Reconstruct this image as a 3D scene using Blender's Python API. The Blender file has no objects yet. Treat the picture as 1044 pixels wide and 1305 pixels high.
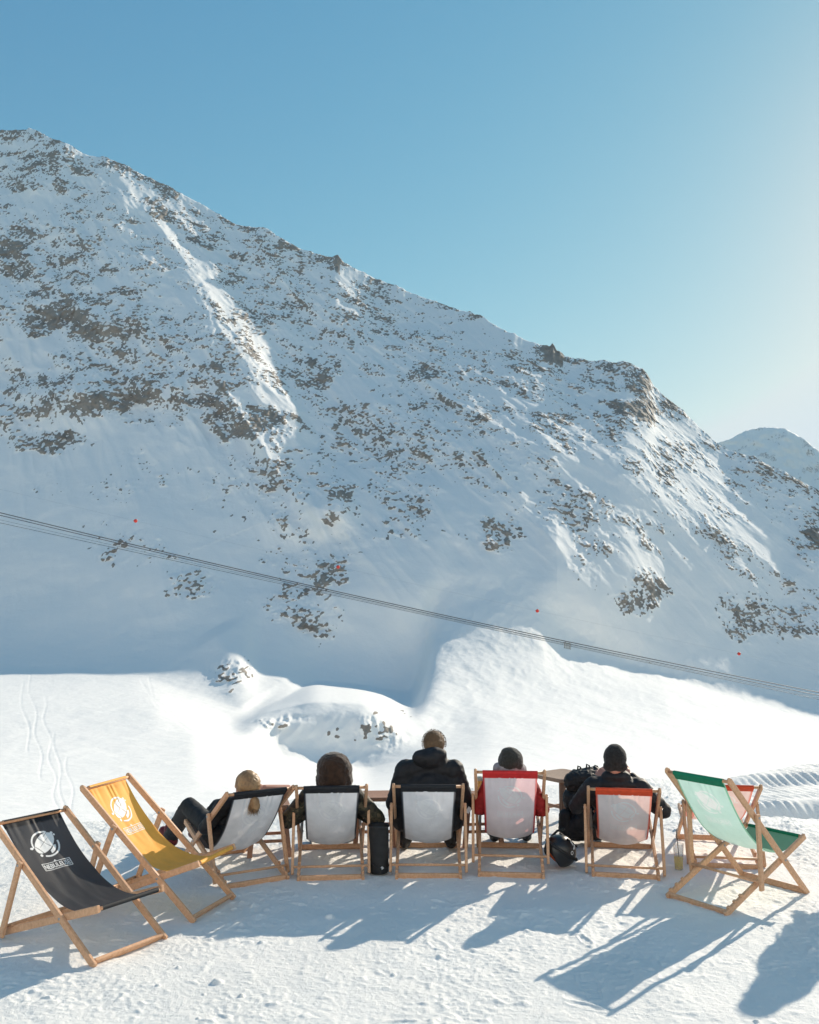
import bpy, bmesh, math, random
import numpy as np
from mathutils import Vector, Matrix, Quaternion, Euler

random.seed(7)
rng = np.random.default_rng(11)
SC = bpy.context.scene
COL = SC.collection

# ------------------------------------------------------------------ camera
CAM_H = 2.1189
PITCH = 0.1123
FPX = 1178.28           # focal length in pixels of the 1044 x 1305 photograph
SUN_AZ = math.radians(37.0)
SUN_EL = math.radians(24.4)

cam_data = bpy.data.cameras.new('camera')
cam_data.sensor_fit = 'VERTICAL'
cam_data.sensor_height = 36.0
cam_data.lens = FPX / 1305.0 * 36.0
cam_data.clip_start = 0.1
cam_data.clip_end = 60000
cam = bpy.data.objects.new('camera', cam_data)
COL.objects.link(cam)
cam.location = (0, 0, CAM_H)
cam.rotation_euler = (math.pi / 2 + PITCH, 0, 0)
SC.camera = cam


def uq(px, py):
    """Direction of a point of the view as slopes: x/y and (z-h)/y."""
    a = (px - 522.0) / FPX
    b = -(py - 652.5) / FPX
    c, s = math.cos(PITCH), math.sin(PITCH)
    d = c - b * s
    return a / d, (s + b * c) / d


def at(px, py, Y):
    u, q = uq(px, py)
    return Vector((u * Y, Y, CAM_H + q * Y))


# ------------------------------------------------------------------ noise
def _hash(ix, iy, iz, seed):
    h = (ix * 374761393 + iy * 668265263 + iz * 2147483647 + seed * 1274126177) & 0xFFFFFFFF
    h = ((h ^ (h >> 13)) * 1274126177) & 0xFFFFFFFF
    h = ((h ^ (h >> 15)) * 2246822519) & 0xFFFFFFFF
    return h ^ (h >> 16)


_G = rng.normal(size=(256, 3))
_G /= np.linalg.norm(_G, axis=1)[:, None]
_G = _G.astype(np.float32)


def perlin(x, y, z, seed=0):
    x = np.asarray(x, np.float64); y = np.asarray(y, np.float64); z = np.asarray(z, np.float64)
    x, y, z = np.broadcast_arrays(x, y, z)
    x0 = np.floor(x); y0 = np.floor(y); z0 = np.floor(z)
    fx = (x - x0).astype(np.float32); fy = (y - y0).astype(np.float32); fz = (z - z0).astype(np.float32)
    ix = x0.astype(np.int64); iy = y0.astype(np.int64); iz = z0.astype(np.int64)
    sx = fx * fx * fx * (fx * (fx * 6 - 15) + 10)
    sy = fy * fy * fy * (fy * (fy * 6 - 15) + 10)
    sz = fz * fz * fz * (fz * (fz * 6 - 15) + 10)
    out = 0
    for dx in (0, 1):
        wx = sx if dx else 1 - sx
        for dy in (0, 1):
            wy = sy if dy else 1 - sy
            for dz in (0, 1):
                wz = sz if dz else 1 - sz
                g = _G[_hash(ix + dx, iy + dy, iz + dz, seed) & 255]
                out = out + wx * wy * wz * (g[..., 0] * (fx - dx) + g[..., 1] * (fy - dy) + g[..., 2] * (fz - dz))
    return out * 1.6


def fbm(x, y, z, octaves=4, seed=0, gain=0.5, lac=2.03):
    a, f, s, t = 1.0, 1.0, 0.0, 0.0
    for o in range(octaves):
        s = s + a * perlin(x * f + 13.7 * o, y * f + 7.1 * o, z * f + 3.3 * o, seed + o)
        t += a
        a *= gain
        f *= lac
    return s / t


def ridged(x, y, z, octaves=4, seed=0, gain=0.5):
    a, f, s, t = 1.0, 1.0, 0.0, 0.0
    for o in range(octaves):
        n = 1 - np.abs(perlin(x * f + 5.7 * o, y * f + 2.1 * o, z * f + 9.3 * o, seed + o)) * 1.6
        s = s + a * n
        t += a
        a *= gain
        f *= 2.1
    return s / t


def sstep(a, b, x):
    t = np.clip((x - a) / (b - a), 0, 1)
    return t * t * (3 - 2 * t)


# ------------------------------------------------------------------ materials
def new_mat(name):
    m = bpy.data.materials.new(name)
    m.use_nodes = True
    nt = m.node_tree
    nt.nodes.clear()
    out = nt.nodes.new('ShaderNodeOutputMaterial')
    return m, nt, out


def N(nt, kind, **kw):
    n = nt.nodes.new('ShaderNode' + kind)
    for k, v in kw.items():
        if k in n.inputs:
            n.inputs[k].default_value = v
        else:
            setattr(n, k, v)
    return n


def L(nt, a, ao, b, bi):
    nt.links.new(a.outputs[ao], b.inputs[bi])


def rgba(c):
    return (c[0], c[1], c[2], 1.0)


def ramp(nt, stops):
    r = nt.nodes.new('ShaderNodeValToRGB')
    el = r.color_ramp.elements
    el[0].position, el[0].color = stops[0][0], rgba(stops[0][1])
    el[1].position, el[1].color = stops[-1][0], rgba(stops[-1][1])
    for p, c in stops[1:-1]:
        e = el.new(p)
        e.color = rgba(c)
    return r


def simple_mat(name, c1, c2=None, scale=20.0, rough=0.6, bump=0.0, bump_scale=None, spec=0.3, stretch=None, sheen=0.0, metallic=0.0):
    """Principled surface whose colour wanders between two tones, with a fine bump."""
    m, nt, out = new_mat(name)
    b = N(nt, 'BsdfPrincipled', Roughness=rough)
    b.inputs['Specular IOR Level'].default_value = spec
    b.inputs['Metallic'].default_value = metallic
    if sheen:
        b.inputs['Sheen Weight'].default_value = sheen
    L(nt, b, 'BSDF', out, 'Surface')
    tc = N(nt, 'TexCoord')
    src, so = tc, 'Object'
    if stretch:
        mp = N(nt, 'Mapping')
        mp.inputs['Scale'].default_value = stretch
        L(nt, tc, 'Object', mp, 'Vector')
        src, so = mp, 'Vector'
    no = N(nt, 'TexNoise', Scale=scale, Detail=5.0, Roughness=0.6)
    L(nt, src, so, no, 'Vector')
    if c2 is None:
        c2 = tuple(v * 0.75 for v in c1)
    r = ramp(nt, [(0.32, c1), (0.68, c2)])
    L(nt, no, 'Fac', r, 'Fac')
    L(nt, r, 'Color', b, 'Base Color')
    if bump:
        n2 = N(nt, 'TexNoise', Scale=bump_scale or scale * 4, Detail=4.0)
        L(nt, src, so, n2, 'Vector')
        bp = N(nt, 'Bump', Strength=bump, Distance=0.01)
        L(nt, n2, 'Fac', bp, 'Height')
        L(nt, bp, 'Normal', b, 'Normal')
    return m


def snow_near_mat():
    m, nt, out = new_mat('trampled_snow')
    b = N(nt, 'BsdfPrincipled', Roughness=0.75)
    b.inputs['Specular IOR Level'].default_value = 0.25
    tc = N(nt, 'TexCoord')
    no = N(nt, 'TexNoise', Scale=1.3, Detail=6.0, Roughness=0.65)
    L(nt, tc, 'Object', no, 'Vector')
    r = ramp(nt, [(0.3, (0.82, 0.805, 0.77)), (0.7, (0.885, 0.868, 0.83))])
    L(nt, no, 'Fac', r, 'Fac')
    L(nt, r, 'Color', b, 'Base Color')
    n2 = N(nt, 'TexNoise', Scale=45.0, Detail=6.0, Roughness=0.7)
    L(nt, tc, 'Object', n2, 'Vector')
    n3 = N(nt, 'TexNoise', Scale=260.0, Detail=3.0, Roughness=0.7)
    L(nt, tc, 'Object', n3, 'Vector')
    ad = N(nt, 'Math', operation='MULTIPLY_ADD')
    ad.inputs[1].default_value = 0.18
    L(nt, n3, 'Fac', ad, 0)
    L(nt, n2, 'Fac', ad, 2)
    bp = N(nt, 'Bump', Strength=0.55, Distance=0.02)
    L(nt, ad, 'Value', bp, 'Height')
    L(nt, bp, 'Normal', b, 'Normal')
    L(nt, b, 'BSDF', out, 'Surface')
    return m


def mountain_mat(name, rock_a, rock_b, snow=(0.85, 0.84, 0.815), nscale=1.0):
    m, nt, out = new_mat(name)
    tc = N(nt, 'TexCoord')
    at_ = N(nt, 'Attribute')
    at_.attribute_name = 'rock'
    # fine breakup of the rock edge, thin snow dust on the rock
    n1 = N(nt, 'TexNoise', Scale=0.55 * nscale, Detail=6.0, Roughness=0.7)
    L(nt, tc, 'Object', n1, 'Vector')
    ad = N(nt, 'Math', operation='MULTIPLY_ADD')
    ad.inputs[1].default_value = 0.9
    ad.inputs[2].default_value = -0.45
    L(nt, n1, 'Fac', ad, 0)
    sm = N(nt, 'Math', operation='ADD')
    L(nt, ad, 'Value', sm, 0)
    L(nt, at_, 'Fac', sm, 1)
    rm = ramp(nt, [(0.42, (0, 0, 0)), (0.62, (1, 1, 1))])
    L(nt, sm, 'Value', rm, 'Fac')
    # rock colour
    n2 = N(nt, 'TexNoise', Scale=0.11 * nscale, Detail=5.0, Roughness=0.65)
    L(nt, tc, 'Object', n2, 'Vector')
    rc = ramp(nt, [(0.3, rock_a), (0.52, tuple((a + c) / 2 for a, c in zip(rock_a, rock_b))), (0.72, rock_b)])
    L(nt, n2, 'Fac', rc, 'Fac')
    mx = N(nt, 'Mix', data_type='RGBA')
    L(nt, rm, 'Color', mx, 0)
    mx.inputs[6].default_value = rgba(snow)
    L(nt, rc, 'Color', mx, 7)
    b = N(nt, 'BsdfPrincipled', Roughness=0.85)
    b.inputs['Specular IOR Level'].default_value = 0.15
    nt.links.new(mx.outputs[2], b.inputs['Base Color'])
    n3 = N(nt, 'TexNoise', Scale=0.25 * nscale, Detail=6.0, Roughness=0.6)
    L(nt, tc, 'Object', n3, 'Vector')
    bp = N(nt, 'Bump', Strength=0.25, Distance=1.2 / nscale)
    L(nt, n3, 'Fac', bp, 'Height')
    L(nt, bp, 'Normal', b, 'Normal')
    L(nt, b, 'BSDF', out, 'Surface')
    return m


# ------------------------------------------------------------------ mesh helpers
def grid_object(name, X, Y, Z, mat, attrs=None, keep=None):
    """rows x cols arrays of points joined as one smooth sheet."""
    R, C = X.shape
    me = bpy.data.meshes.new(name)
    v = np.stack([X, Y, Z], -1).reshape(-1, 3).astype(np.float32)
    i = np.arange(R * C).reshape(R, C)
    q = np.stack([i[:-1, :-1], i[:-1, 1:], i[1:, 1:], i[1:, :-1]], -1).reshape(-1, 4)
    me.vertices.add(len(v))
    me.vertices.foreach_set('co', v.ravel())
    me.loops.add(q.size)
    me.loops.foreach_set('vertex_index', q.ravel().astype(np.int32))
    me.polygons.add(len(q))
    me.polygons.foreach_set('loop_start', (np.arange(len(q)) * 4).astype(np.int32))
    me.polygons.foreach_set('use_smooth', np.ones(len(q), bool))
    me.update(calc_edges=True)
    for k, a in (attrs or {}).items():
        at_ = me.attributes.new(k, 'FLOAT', 'POINT')
        at_.data.foreach_set('value', a.ravel().astype(np.float32))
    me.materials.append(mat)
    o = bpy.data.objects.new(name, me)
    COL.objects.link(o)
    return o


def tag(o, label=None, category=None, group=None, kind=None):
    if label: o['label'] = label
    if category: o['category'] = category
    if group: o['group'] = group
    if kind: o['kind'] = kind
    return o


def pchip_rows(xs, ys, xq):
    """Monotone cubic along axis 0. xs, ys: (K, C); xq: (R, C)."""
    h = np.diff(xs, axis=0)
    d = np.diff(ys, axis=0) / h
    K = xs.shape[0]
    m = np.zeros_like(ys)
    m[0], m[-1] = d[0], d[-1]
    for k in range(1, K - 1):
        w1 = 2 * h[k] + h[k - 1]
        w2 = h[k] + 2 * h[k - 1]
        ok = d[k - 1] * d[k] > 0
        with np.errstate(divide='ignore', invalid='ignore'):
            v = (w1 + w2) / (w1 / d[k - 1] + w2 / d[k])
        m[k] = np.where(ok, v, 0)
    out = np.zeros_like(xq)
    for k in range(K - 1):
        sel = (xq >= xs[k]) if k else np.ones_like(xq, bool)
        t = (xq - xs[k]) / h[k]
        t2, t3 = t * t, t * t * t
        val = (2 * t3 - 3 * t2 + 1) * ys[k] + (t3 - 2 * t2 + t) * h[k] * m[k] + (-2 * t3 + 3 * t2) * ys[k + 1] + (t3 - t2) * h[k] * m[k + 1]
        out = np.where(sel, val, out)
    return out


def smooth1(a, n):
    k = np.hanning(2 * n + 3)[1:-1]
    k /= k.sum()
    p = np.pad(a, n, mode='edge')
    return np.convolve(p, k, 'valid')


def poly_dist(PX, PY, pts):
    """Signed distance (positive on the right of travel as seen) and travel 0..1 to a polyline."""
    best = np.full(PX.shape, 1e9)
    sgn = np.zeros(PX.shape)
    tt = np.zeros(PX.shape)
    lens = [math.dist(a, b) for a, b in zip(pts, pts[1:])]
    tot = sum(lens)
    acc = 0
    for (ax, ay), (bx, by), ln in zip(pts, pts[1:], lens):
        dx, dy = (bx - ax) / ln, (by - ay) / ln
        s = np.clip((PX - ax) * dx + (PY - ay) * dy, 0, ln)
        ex, ey = PX - (ax + dx * s), PY - (ay + dy * s)
        d = np.hypot(ex, ey)
        cr = dx * ey - dy * ex
        up = d < best
        best = np.where(up, d, best)
        sgn = np.where(up, np.where(cr < 0, 1.0, -1.0), sgn)
        tt = np.where(up, (acc + s) / tot, tt)
        acc += ln
    return best * sgn, tt
# ------------------------------------------------------------------ mountain
# profile lines across the view: (column, height, depth) each turned into slopes and metres
SKY_LINE = [(-1500, 520, 1000), (-900, 300, 950), (-400, 215, 880), (-120, 175, 850), (0, 166, 835), (40, 167, 832), (75, 180, 828), (110, 198, 826), (150, 208, 824),
            (200, 231, 820), (260, 262, 815), (300, 286, 808), (340, 294, 802), (380, 317, 798), (430, 331, 792), (480, 356, 806),
            (520, 372, 798), (560, 387, 785), (610, 404, 762), (650, 425, 735), (690, 442, 725), (720, 457, 717), (760, 461, 709),
            (800, 463, 702), (822, 472, 700), (835, 495, 697), (868, 522, 692), (900, 553, 678), (922, 572, 668), (960, 583, 660),
            (1000, 602, 650), (1044, 626, 645), (1135, 690, 590), (1400, 830, 520), (2000, 960, 480), (3500, 1000, 470)]
LINES = [
    # hidden foot behind the terrace
    [(-1500, 1100, 40), (0, 1100, 40), (522, 1100, 44), (1044, 1100, 48), (3500, 1100, 60)],
    # lower snowfield
    [(-1500, 1020, 95), (0, 1020, 92), (320, 1020, 96), (450, 1020, 105), (560, 1010, 130), (700, 1005, 160), (850, 1005, 180), (1044, 1010, 190), (1400, 1020, 210), (3500, 1040, 220)],
    # rim of the nearest snow
    [(-1500, 955, 160), (0, 950, 165), (250, 945, 180), (302, 951, 196), (350, 962, 222), (410, 972, 230), (470, 978, 234), (540, 958, 238), (620, 940, 250), (700, 935, 265), (850, 935, 300), (1044, 955, 330), (1400, 985, 330), (3500, 1030, 330)],
    # brow of the knoll
    [(-1500, 900, 220), (0, 900, 225), (200, 905, 228), (300, 925, 234), (340, 908, 240), (400, 895, 244), (470, 899, 250), (520, 925, 262), (600, 895, 310), (700, 880, 350), (850, 880, 392), (1044, 932, 392), (1400, 972, 380), (3500, 1022, 390)],
    # upper end of the sunny snow
    [(-1500, 845, 330), (0, 848, 330), (100, 850, 328), (180, 858, 320), (250, 880, 300), (320, 908, 272), (360, 890, 300), (400, 866, 346), (450, 870, 352), (515, 880, 356), (532, 872, 360), (554, 756, 400), (600, 748, 405), (640, 755, 406), (690, 774, 407), (730, 802, 418), (800, 842, 426), (900, 875, 430), (1044, 915, 425), (1400, 960, 415), (2000, 990, 420), (3500, 1010, 430)],
    # lower face
    [(-1500, 700, 440), (0, 700, 420), (200, 700, 410), (300, 740, 398), (390, 765, 392), (450, 750, 393), (490, 745, 394), (545, 738, 402), (575, 729, 411), (620, 732, 413), (660, 742, 414), (700, 756, 414), (760, 784, 424), (850, 826, 442), (960, 866, 450), (1044, 868, 468), (1400, 930, 462), (2000, 975, 450), (3500, 1005, 455)],
    # upper face
    [(-1500, 600, 640), (-400, 430, 610), (0, 400, 595), (150, 430, 585), (300, 480, 568), (400, 530, 566), (500, 545, 556), (600, 560, 536), (700, 575, 530), (800, 610, 528), (900, 665, 542), (1000, 705, 562), (1044, 725, 552), (1400, 870, 500), (2000, 967, 466), (3500, 1002, 462)],
    SKY_LINE,
]

# columns: fine in the view, coarse outside it
ucols = np.concatenate([np.linspace(-1.9, -0.60, 60)[:-1], np.linspace(-0.60, 0.56, 1020), np.linspace(0.56, 2.2, 70)[1:]])
LQ, LY = [], []
for line in LINES:
    arr = np.array([uq(a, b) + (y,) for a, b, y in line])
    order = np.argsort(arr[:, 0])
    arr = arr[order]
    q = np.interp(ucols, arr[:, 0], arr[:, 1])
    y = np.interp(ucols, arr[:, 0], arr[:, 2])
    if line is not SKY_LINE:
        q = smooth1(q, 14)
        y = smooth1(y, 14)
    else:
        y = smooth1(y, 20)
        q = smooth1(q, 3)
    LQ.append(q)
    LY.append(y)
LQ, LY = np.array(LQ), np.array(LY)
for k in range(1, len(LQ)):
    LQ[k] = np.maximum(LQ[k], LQ[k - 1] + 0.004)
    LY[k] = np.maximum(LY[k], LY[k - 1] + 3)

ROWS = 760
s = np.linspace(0, 1, ROWS)[:, None]
Q = LQ[0] + (LQ[-1] - LQ[0]) * s
YD = pchip_rows(LQ, LY, Q)
U = np.broadcast_to(ucols, Q.shape)
# the photograph's own pixel of each point, used to say where spurs and rocks lie
cp, sp = math.cos(PITCH), math.sin(PITCH)
_b = (Q * cp - sp) / (cp + Q * sp)
PY = 652.5 - FPX * _b
PX = 522 + FPX * U * (cp - _b * sp)


def spur(pts, amp, wr, wl, fade=0.12):
    """A ridge (amp > 0) or gully (amp < 0) running down the face; wr / wl its widths."""
    global YD
    d, t = poly_dist(PX, PY, pts)
    w = np.where(d > 0, wr, wl)
    e = sstep(0, fade, t) * (1 - sstep(1 - fade, 1, t))
    YD = YD - amp * np.exp(-np.abs(d / w) ** 1.6) * e


# the long sunlit spur and its neighbours
spur([(40, 165), (130, 230), (200, 300), (270, 400), (330, 480), (385, 560), (425, 630), (440, 690)], 30, 34, 90, 0.08)
spur([(300, 330), (340, 440), (400, 540), (440, 620)], -12, 30, 30)
spur([(400, 350), (450, 470), (510, 540), (550, 580)], 4, 34, 45)
spur([(520, 400), (590, 500), (660, 580), (700, 630)], 7, 34, 45)
spur([(640, 440), (700, 560), (790, 660), (830, 770)], 3, 30, 45)
spur([(770, 470), (840, 560), (900, 680), (960, 800)], 2.5, 34, 50)
spur([(900, 570), (960, 660), (1040, 780), (1100, 850)], 2.5, 34, 50)
spur([(100, 240), (120, 340), (100, 460), (90, 560)], 8, 50, 50)
spur([(0, 380), (90, 395), (200, 410)], 8, 18, 18)
spur([(0, 500), (120, 500), (250, 490)], 8, 18, 18)
spur([(170, 640), (200, 700), (240, 790)], 2.5, 34, 45)
spur([(400, 660), (390, 730), (380, 800)], 3, 50, 40)
spur([(270, 800), (300, 850), (330, 900)], 7, 30, 30)
# shoulder that catches the sun below the face, hollow on its left
spur([(600, 760), (620, 800), (630, 860), (640, 940)], 5, 150, 60, 0.2)
# rocky knoll

XW = U * YD
ZW = CAM_H + Q * YD
# broad relief, gullies running down to the right, small undulation
up = sstep(0.02, 0.5, (PY[0] - PY) / (PY[0] - PY[-1]))
face = sstep(-0.05, 0.08, Q - LQ[4])
high = sstep(60, -120, PY - np.interp(PX, [0, 300, 430, 640, 1044], [600, 640, 760, 720, 820]))
g1 = fbm(XW / 60, YD / 60, ZW / 60, 4, 3)
diag = (XW * 0.82 + ZW * 0.57) / 26
g2 = ridged(diag, (XW * -0.57 + ZW * 0.82) / 120, YD / 200, 3, 17) - 0.62
edge = 1 - sstep(0.93, 1.0, (Q - LQ[0]) / (LQ[-1] - LQ[0]))
D = face * (6.5 * g1 + (1.5 + 13.0 * high * (1 - 0.72 * sstep(560, 800, PX))) * g2)
g0 = fbm(XW / 30, YD / 45, ZW / 30, 3, 61)
D = D + (1 - face) * (3.0 * g0 + 1.1 * fbm(XW / 9, YD / 16, ZW / 9, 3, 63) + 0.9 * ridged((XW - 0.4 * YD) / 6, (YD + 0.4 * XW) / 22, ZW / 9, 2, 64)) * sstep(50, 170, YD)
YD = YD - D * (0.35 + 0.65 * edge)

# rock cover
ROCKS = [(60, 215, 75, 40, .75), (15, 320, 40, 45, .9), (100, 400, 125, 46, .84), (45, 395, 70, 30, .7), (130, 500, 170, 38, .86), (40, 480, 70, 25, .7), (300, 430, 44, 80, .74), (440, 936, 40, 14, .42), (352, 922, 34, 9, .55), (290, 470, 62, 66, .9),
         (320, 540, 75, 30, .95), (215, 265, 42, 28, .95), (265, 300, 34, 22, .9), (200, 330, 90, 60, .5), (350, 320, 62, 34, .95), (325, 412, 28, 24, 1.0),
         (390, 470, 62, 40, .8), (470, 390, 70, 60, .75), (560, 470, 150, 70, .62), (545, 478, 40, 14, 1.0), (610, 530, 60, 18, .9), (690, 470, 66, 56, .8), (705, 445, 20, 26, 1.3),
         (800, 480, 90, 30, .85), (815, 525, 60, 22, 1.1), (750, 545, 90, 40, .75), (850, 590, 60, 40, .62), (480, 560, 110, 70, .68), (530, 640, 46, 50, .6),
         (640, 678, 38, 26, .72), (720, 650, 70, 50, .62), (822, 752, 38, 32, .62), (1035, 685, 30, 42, 1.1), (1015, 780, 60, 50, .7), (945, 788, 44, 34, .62),
         (985, 610, 70, 22, .8), (390, 745, 66, 80, .66), (238, 738, 44, 34, .66), (150, 690, 66, 34, .55), (430, 640, 34, 60, .75), (290, 860, 30, 24, .75),
         (378, 916, 34, 8, .66), (490, 932, 44, 28, .56), (340, 640, 90, 56, .5), (920, 640, 80, 40, .4), (140, 620, 120, 30, .35), (60, 560, 60, 20, .75), (760, 700, 50, 40, .5),
         (640, 590, 120, 60, .5), (430, 335, 14, 14, 1.2), (610, 402, 18, 12, 1.2), (150, 210, 30, 12, 1.2), (70, 330, 130, 110, .56), (200, 440, 150, 70, .6), (330, 380, 110, 80, .5), (560, 560, 90, 60, .5), (370, 390, 90, 60, .6), (860, 520, 40, 22, 1.0)]
dens = np.zeros_like(PX)
wob = fbm(XW / 22, YD / 22, ZW / 22, 3, 90)
for cx, cy, rx, ry, st in ROCKS:
    d = np.hypot((PX - cx) / rx, (PY - cy) / ry) + 0.95 * wob
    dens = np.maximum(dens, st * (1 - sstep(0.35, 1.25, d)))
sky_py = PY[-1]
dens = np.maximum(dens, 0.85 * (1 - sstep(2, 30, PY - sky_py + 10 * wob)) * sstep(-0.2, 0.15, g1 + 0.1))
clus = fbm(XW / 55, YD / 55, ZW / 40, 3, 55, 0.55)
dens = np.maximum(dens, high * (0.16 + 0.5 * sstep(-0.1, 0.4, clus)))
dens = dens * (0.72 + 0.55 * sstep(-0.3, 0.35, fbm(XW / 24, YD / 24, ZW / 15, 2, 58)))
XW = U * YD
ZW = CAM_H + Q * YD
# ledges and blocks: raised where rock breaks through, snow lying on their tops
n_v = fbm(XW / 4.5, YD / 26, (ZW - 0.5 * XW) / 17, 3, 83, 0.6)
n_a = fbm(XW / 9, YD / 20, (ZW + 0.3 * XW) / 9, 3, 31, 0.55)
n_b = fbm(XW / 3.2, YD / 7.5, ZW / 3.4, 3, 47, 0.6)
n_c = perlin(XW / 1.5, YD / 4, ZW / 1.5, 77)
strat = (ZW + 0.25 * XW + 2.5 * n_a) / 6.5 + 0.5 * n_b
led = np.abs((strat % 1.0) - 0.5) * 2
blk = sstep(-0.15, 0.5, n_a + 0.55 * n_b + 0.5 * n_v)
dm = sstep(0.12, 0.75, dens)
bump = dm * (2.6 * blk + 0.3 * led * blk + 1.2 * n_b + 1.0 * n_v + 0.4 * n_c) + 0.35 * n_b * high
YD = YD - bump


def steepness(X_, Y_, Z_):
    ax, ay, az_ = (np.gradient(v, axis=1) for v in (X_, Y_, Z_))
    bx_, by_, bz_ = (np.gradient(v, axis=0) for v in (X_, Y_, Z_))
    nx = ay * bz_ - az_ * by_; ny = az_ * bx_ - ax * bz_; nz = ax * by_ - ay * bx_
    return nz / np.sqrt(nx * nx + ny * ny + nz * nz + 1e-12)


st_ = steepness(U * YD, YD, CAM_H + Q * YD)
rk = 0.52 * dens + 0.55 * (0.66 - st_) * dm + 0.20 * n_a + 0.40 * n_b + 0.26 * n_v + 0.36 * n_c
rock = sstep(0.36, 0.50, rk) * sstep(0.08, 0.25, dens)
# crags standing on the skyline
crag = np.zeros(ucols.shape)
for cx, w, hh in [(136, 14, 6), (160, 12, 4), (215, 7, 3), (340, 16, 4), (430, 9, 8), (372, 10, 3), (505, 10, 3), (560, 9, 2), (608, 15, 6), (704, 9, 14), (713, 13, 10), (692, 10, 6), (655, 5, 4), (740, 7, 4), (770, 6, 4), (800, 9, 4), (872, 6, 4), (960, 6, 3), (1000, 5, 3), (42, 16, 4), (90, 12, 4)]:
    uc = uq(cx, SKY_LINE[8][1])[0]
    uc = np.interp(cx, PX[-1], ucols)
    crag = np.maximum(crag, 0.62 * hh * np.exp(-np.abs((ucols - uc) * FPX / w) ** 1.7))
crag = crag * (1 + 1.1 * fbm(ucols * 130, 0.2, 0, 3, 9))
crag = crag + 3.5 * np.maximum(0, fbm(ucols * 90, 0, 0, 3, 5)) + 2.5 * np.maximum(0, fbm(ucols * 150, 0.5, 0, 3, 8))
lift = sstep(0.965, 1.0, s) * crag[None, :] / FPX
Qf = Q + lift
rock = np.maximum(rock, sstep(0.967, 0.985, s) * sstep(3.5, 6, crag)[None, :])
# ski tracks winding down the sunny slope on the left
for (x0, amp, wl, ph, top, bot) in [(24, 3.2, 44, 0, 862, 965), (36, 3, 38, 1.2, 850, 1000), (50, 3.4, 34, 2.2, 880, 1040), (58, 2.6, 41, 0.4, 930, 1050), (70, 3, 37, 1.9, 960, 1050)]:
    cx = x0 + (PY - 850) * 0.13 + amp * np.sin((PY - 850) / wl * 6.28 * (0.7 + 0.0 * PX) + ph)
    YD = YD + 0.42 * np.exp(-((PX - cx) / 1.1) ** 2) * sstep(top, top + 12, PY) * (1 - sstep(bot - 12, bot, PY)) * sstep(60, 90, YD)
for pts in [[(180, 868), (200, 900), (240, 930), (300, 955)], [(190, 865), (196, 890), (225, 915)]]:
    d, t = poly_dist(PX, PY, pts)
    YD = YD + 0.45 * np.exp(-(d / 1.1) ** 2)
XW = U * YD
ZW = CAM_H + Qf * YD
# far side of the ridge
bx, by, bz, br = [], [], [], []
for dy, dz in [(6, -1.5), (20, -10), (60, -45), (150, -120), (400, -330), (900, -520)]:
    bx.append(XW[-1] + ucols * dy); by.append(YD[-1] + dy); bz.append(ZW[-1] + dz - 0.0); br.append(rock[-1] * 0.6)
# near foot, dropping away below the terrace
fy = YD[0] * 0.55
XA = np.vstack([ucols * fy, XW] + bx)
YA = np.vstack([fy, YD] + by)
ZA = np.vstack([ZW[0] - 3.0, ZW] + bz)
RA = np.vstack([np.zeros_like(fy), rock] + br)
M_MOUNT = mountain_mat('snow_and_rock', (0.34, 0.30, 0.255), (0.16, 0.148, 0.136))
tag(grid_object('mountain', XA, YA, ZA, M_MOUNT, {'rock': RA}), kind='structure')

# distant peak
du = np.linspace(0.26, 0.62, 260)
line = [(800, 590), (880, 575), (930, 560), (950, 549), (975, 544), (1000, 546), (1020, 556), (1044, 575), (1080, 590), (1150, 570), (1300, 600)]
dq = np.array([uq(a, b) for a, b in line])
top = np.interp(du, dq[:, 0], dq[:, 1]) + 0.0022 * fbm(du * 90, 0, 0, 4, 3)
ss = np.linspace(0, 1, 150)[:, None]
q = -0.02 + (top + 0.02) * ss
Yd = 3200 + 800 * ss + 0 * du
U2 = np.broadcast_to(du, q.shape)
Yd = Yd - 110 * (ridged(U2 * Yd / 210, q * Yd / 280, Yd / 460, 5, 21) - .6) * (0.3 + 0.7 * (1 - ss)) - 30 * fbm(U2 * Yd / 60, q * Yd / 60, Yd / 60, 3, 4)
rr = 0.72 * sstep(-0.12, 0.32, fbm(U2 * Yd / 90, q * Yd / 50, Yd / 160, 5, 71, 0.65) + 0.02) * 0.7
Xd, Zd = U2 * Yd, CAM_H + q * Yd
Xd = np.vstack([Xd, Xd[-1] * 1.1]); Zd = np.vstack([Zd, Zd[-1] - 400]); Yd = np.vstack([Yd, Yd[-1] * 1.1]); rr = np.vstack([rr, rr[-1]])
M_FAR = mountain_mat('far_snow_and_rock', (0.12, 0.12, 0.125), (0.07, 0.07, 0.075), nscale=0.2)
tag(grid_object('distant_mountain', Xd, Yd, Zd, M_FAR, {'rock': rr}), kind='structure')

# unseen snow slope added behind the camera as a reflector (throws light onto the shaded face and the chair backs)
hx = np.linspace(-1100, 1100, 120)
hy = np.concatenate([np.linspace(-8, -60, 30), np.linspace(-60, -900, 80)[1:]])
HXX, HYY = np.meshgrid(hx, hy)
dd = -HYY - 8
HZZ = -0.6 + 0.66 * dd * sstep(0, 60, dd) + 14 * fbm(HXX / 160, HYY / 160, 0.5, 4, 44) * sstep(0, 120, dd)
tag(grid_object('bounce_slope', HXX, HYY, HZZ, M_MOUNT, {'rock': np.zeros_like(HXX)}), kind='structure')
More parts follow.
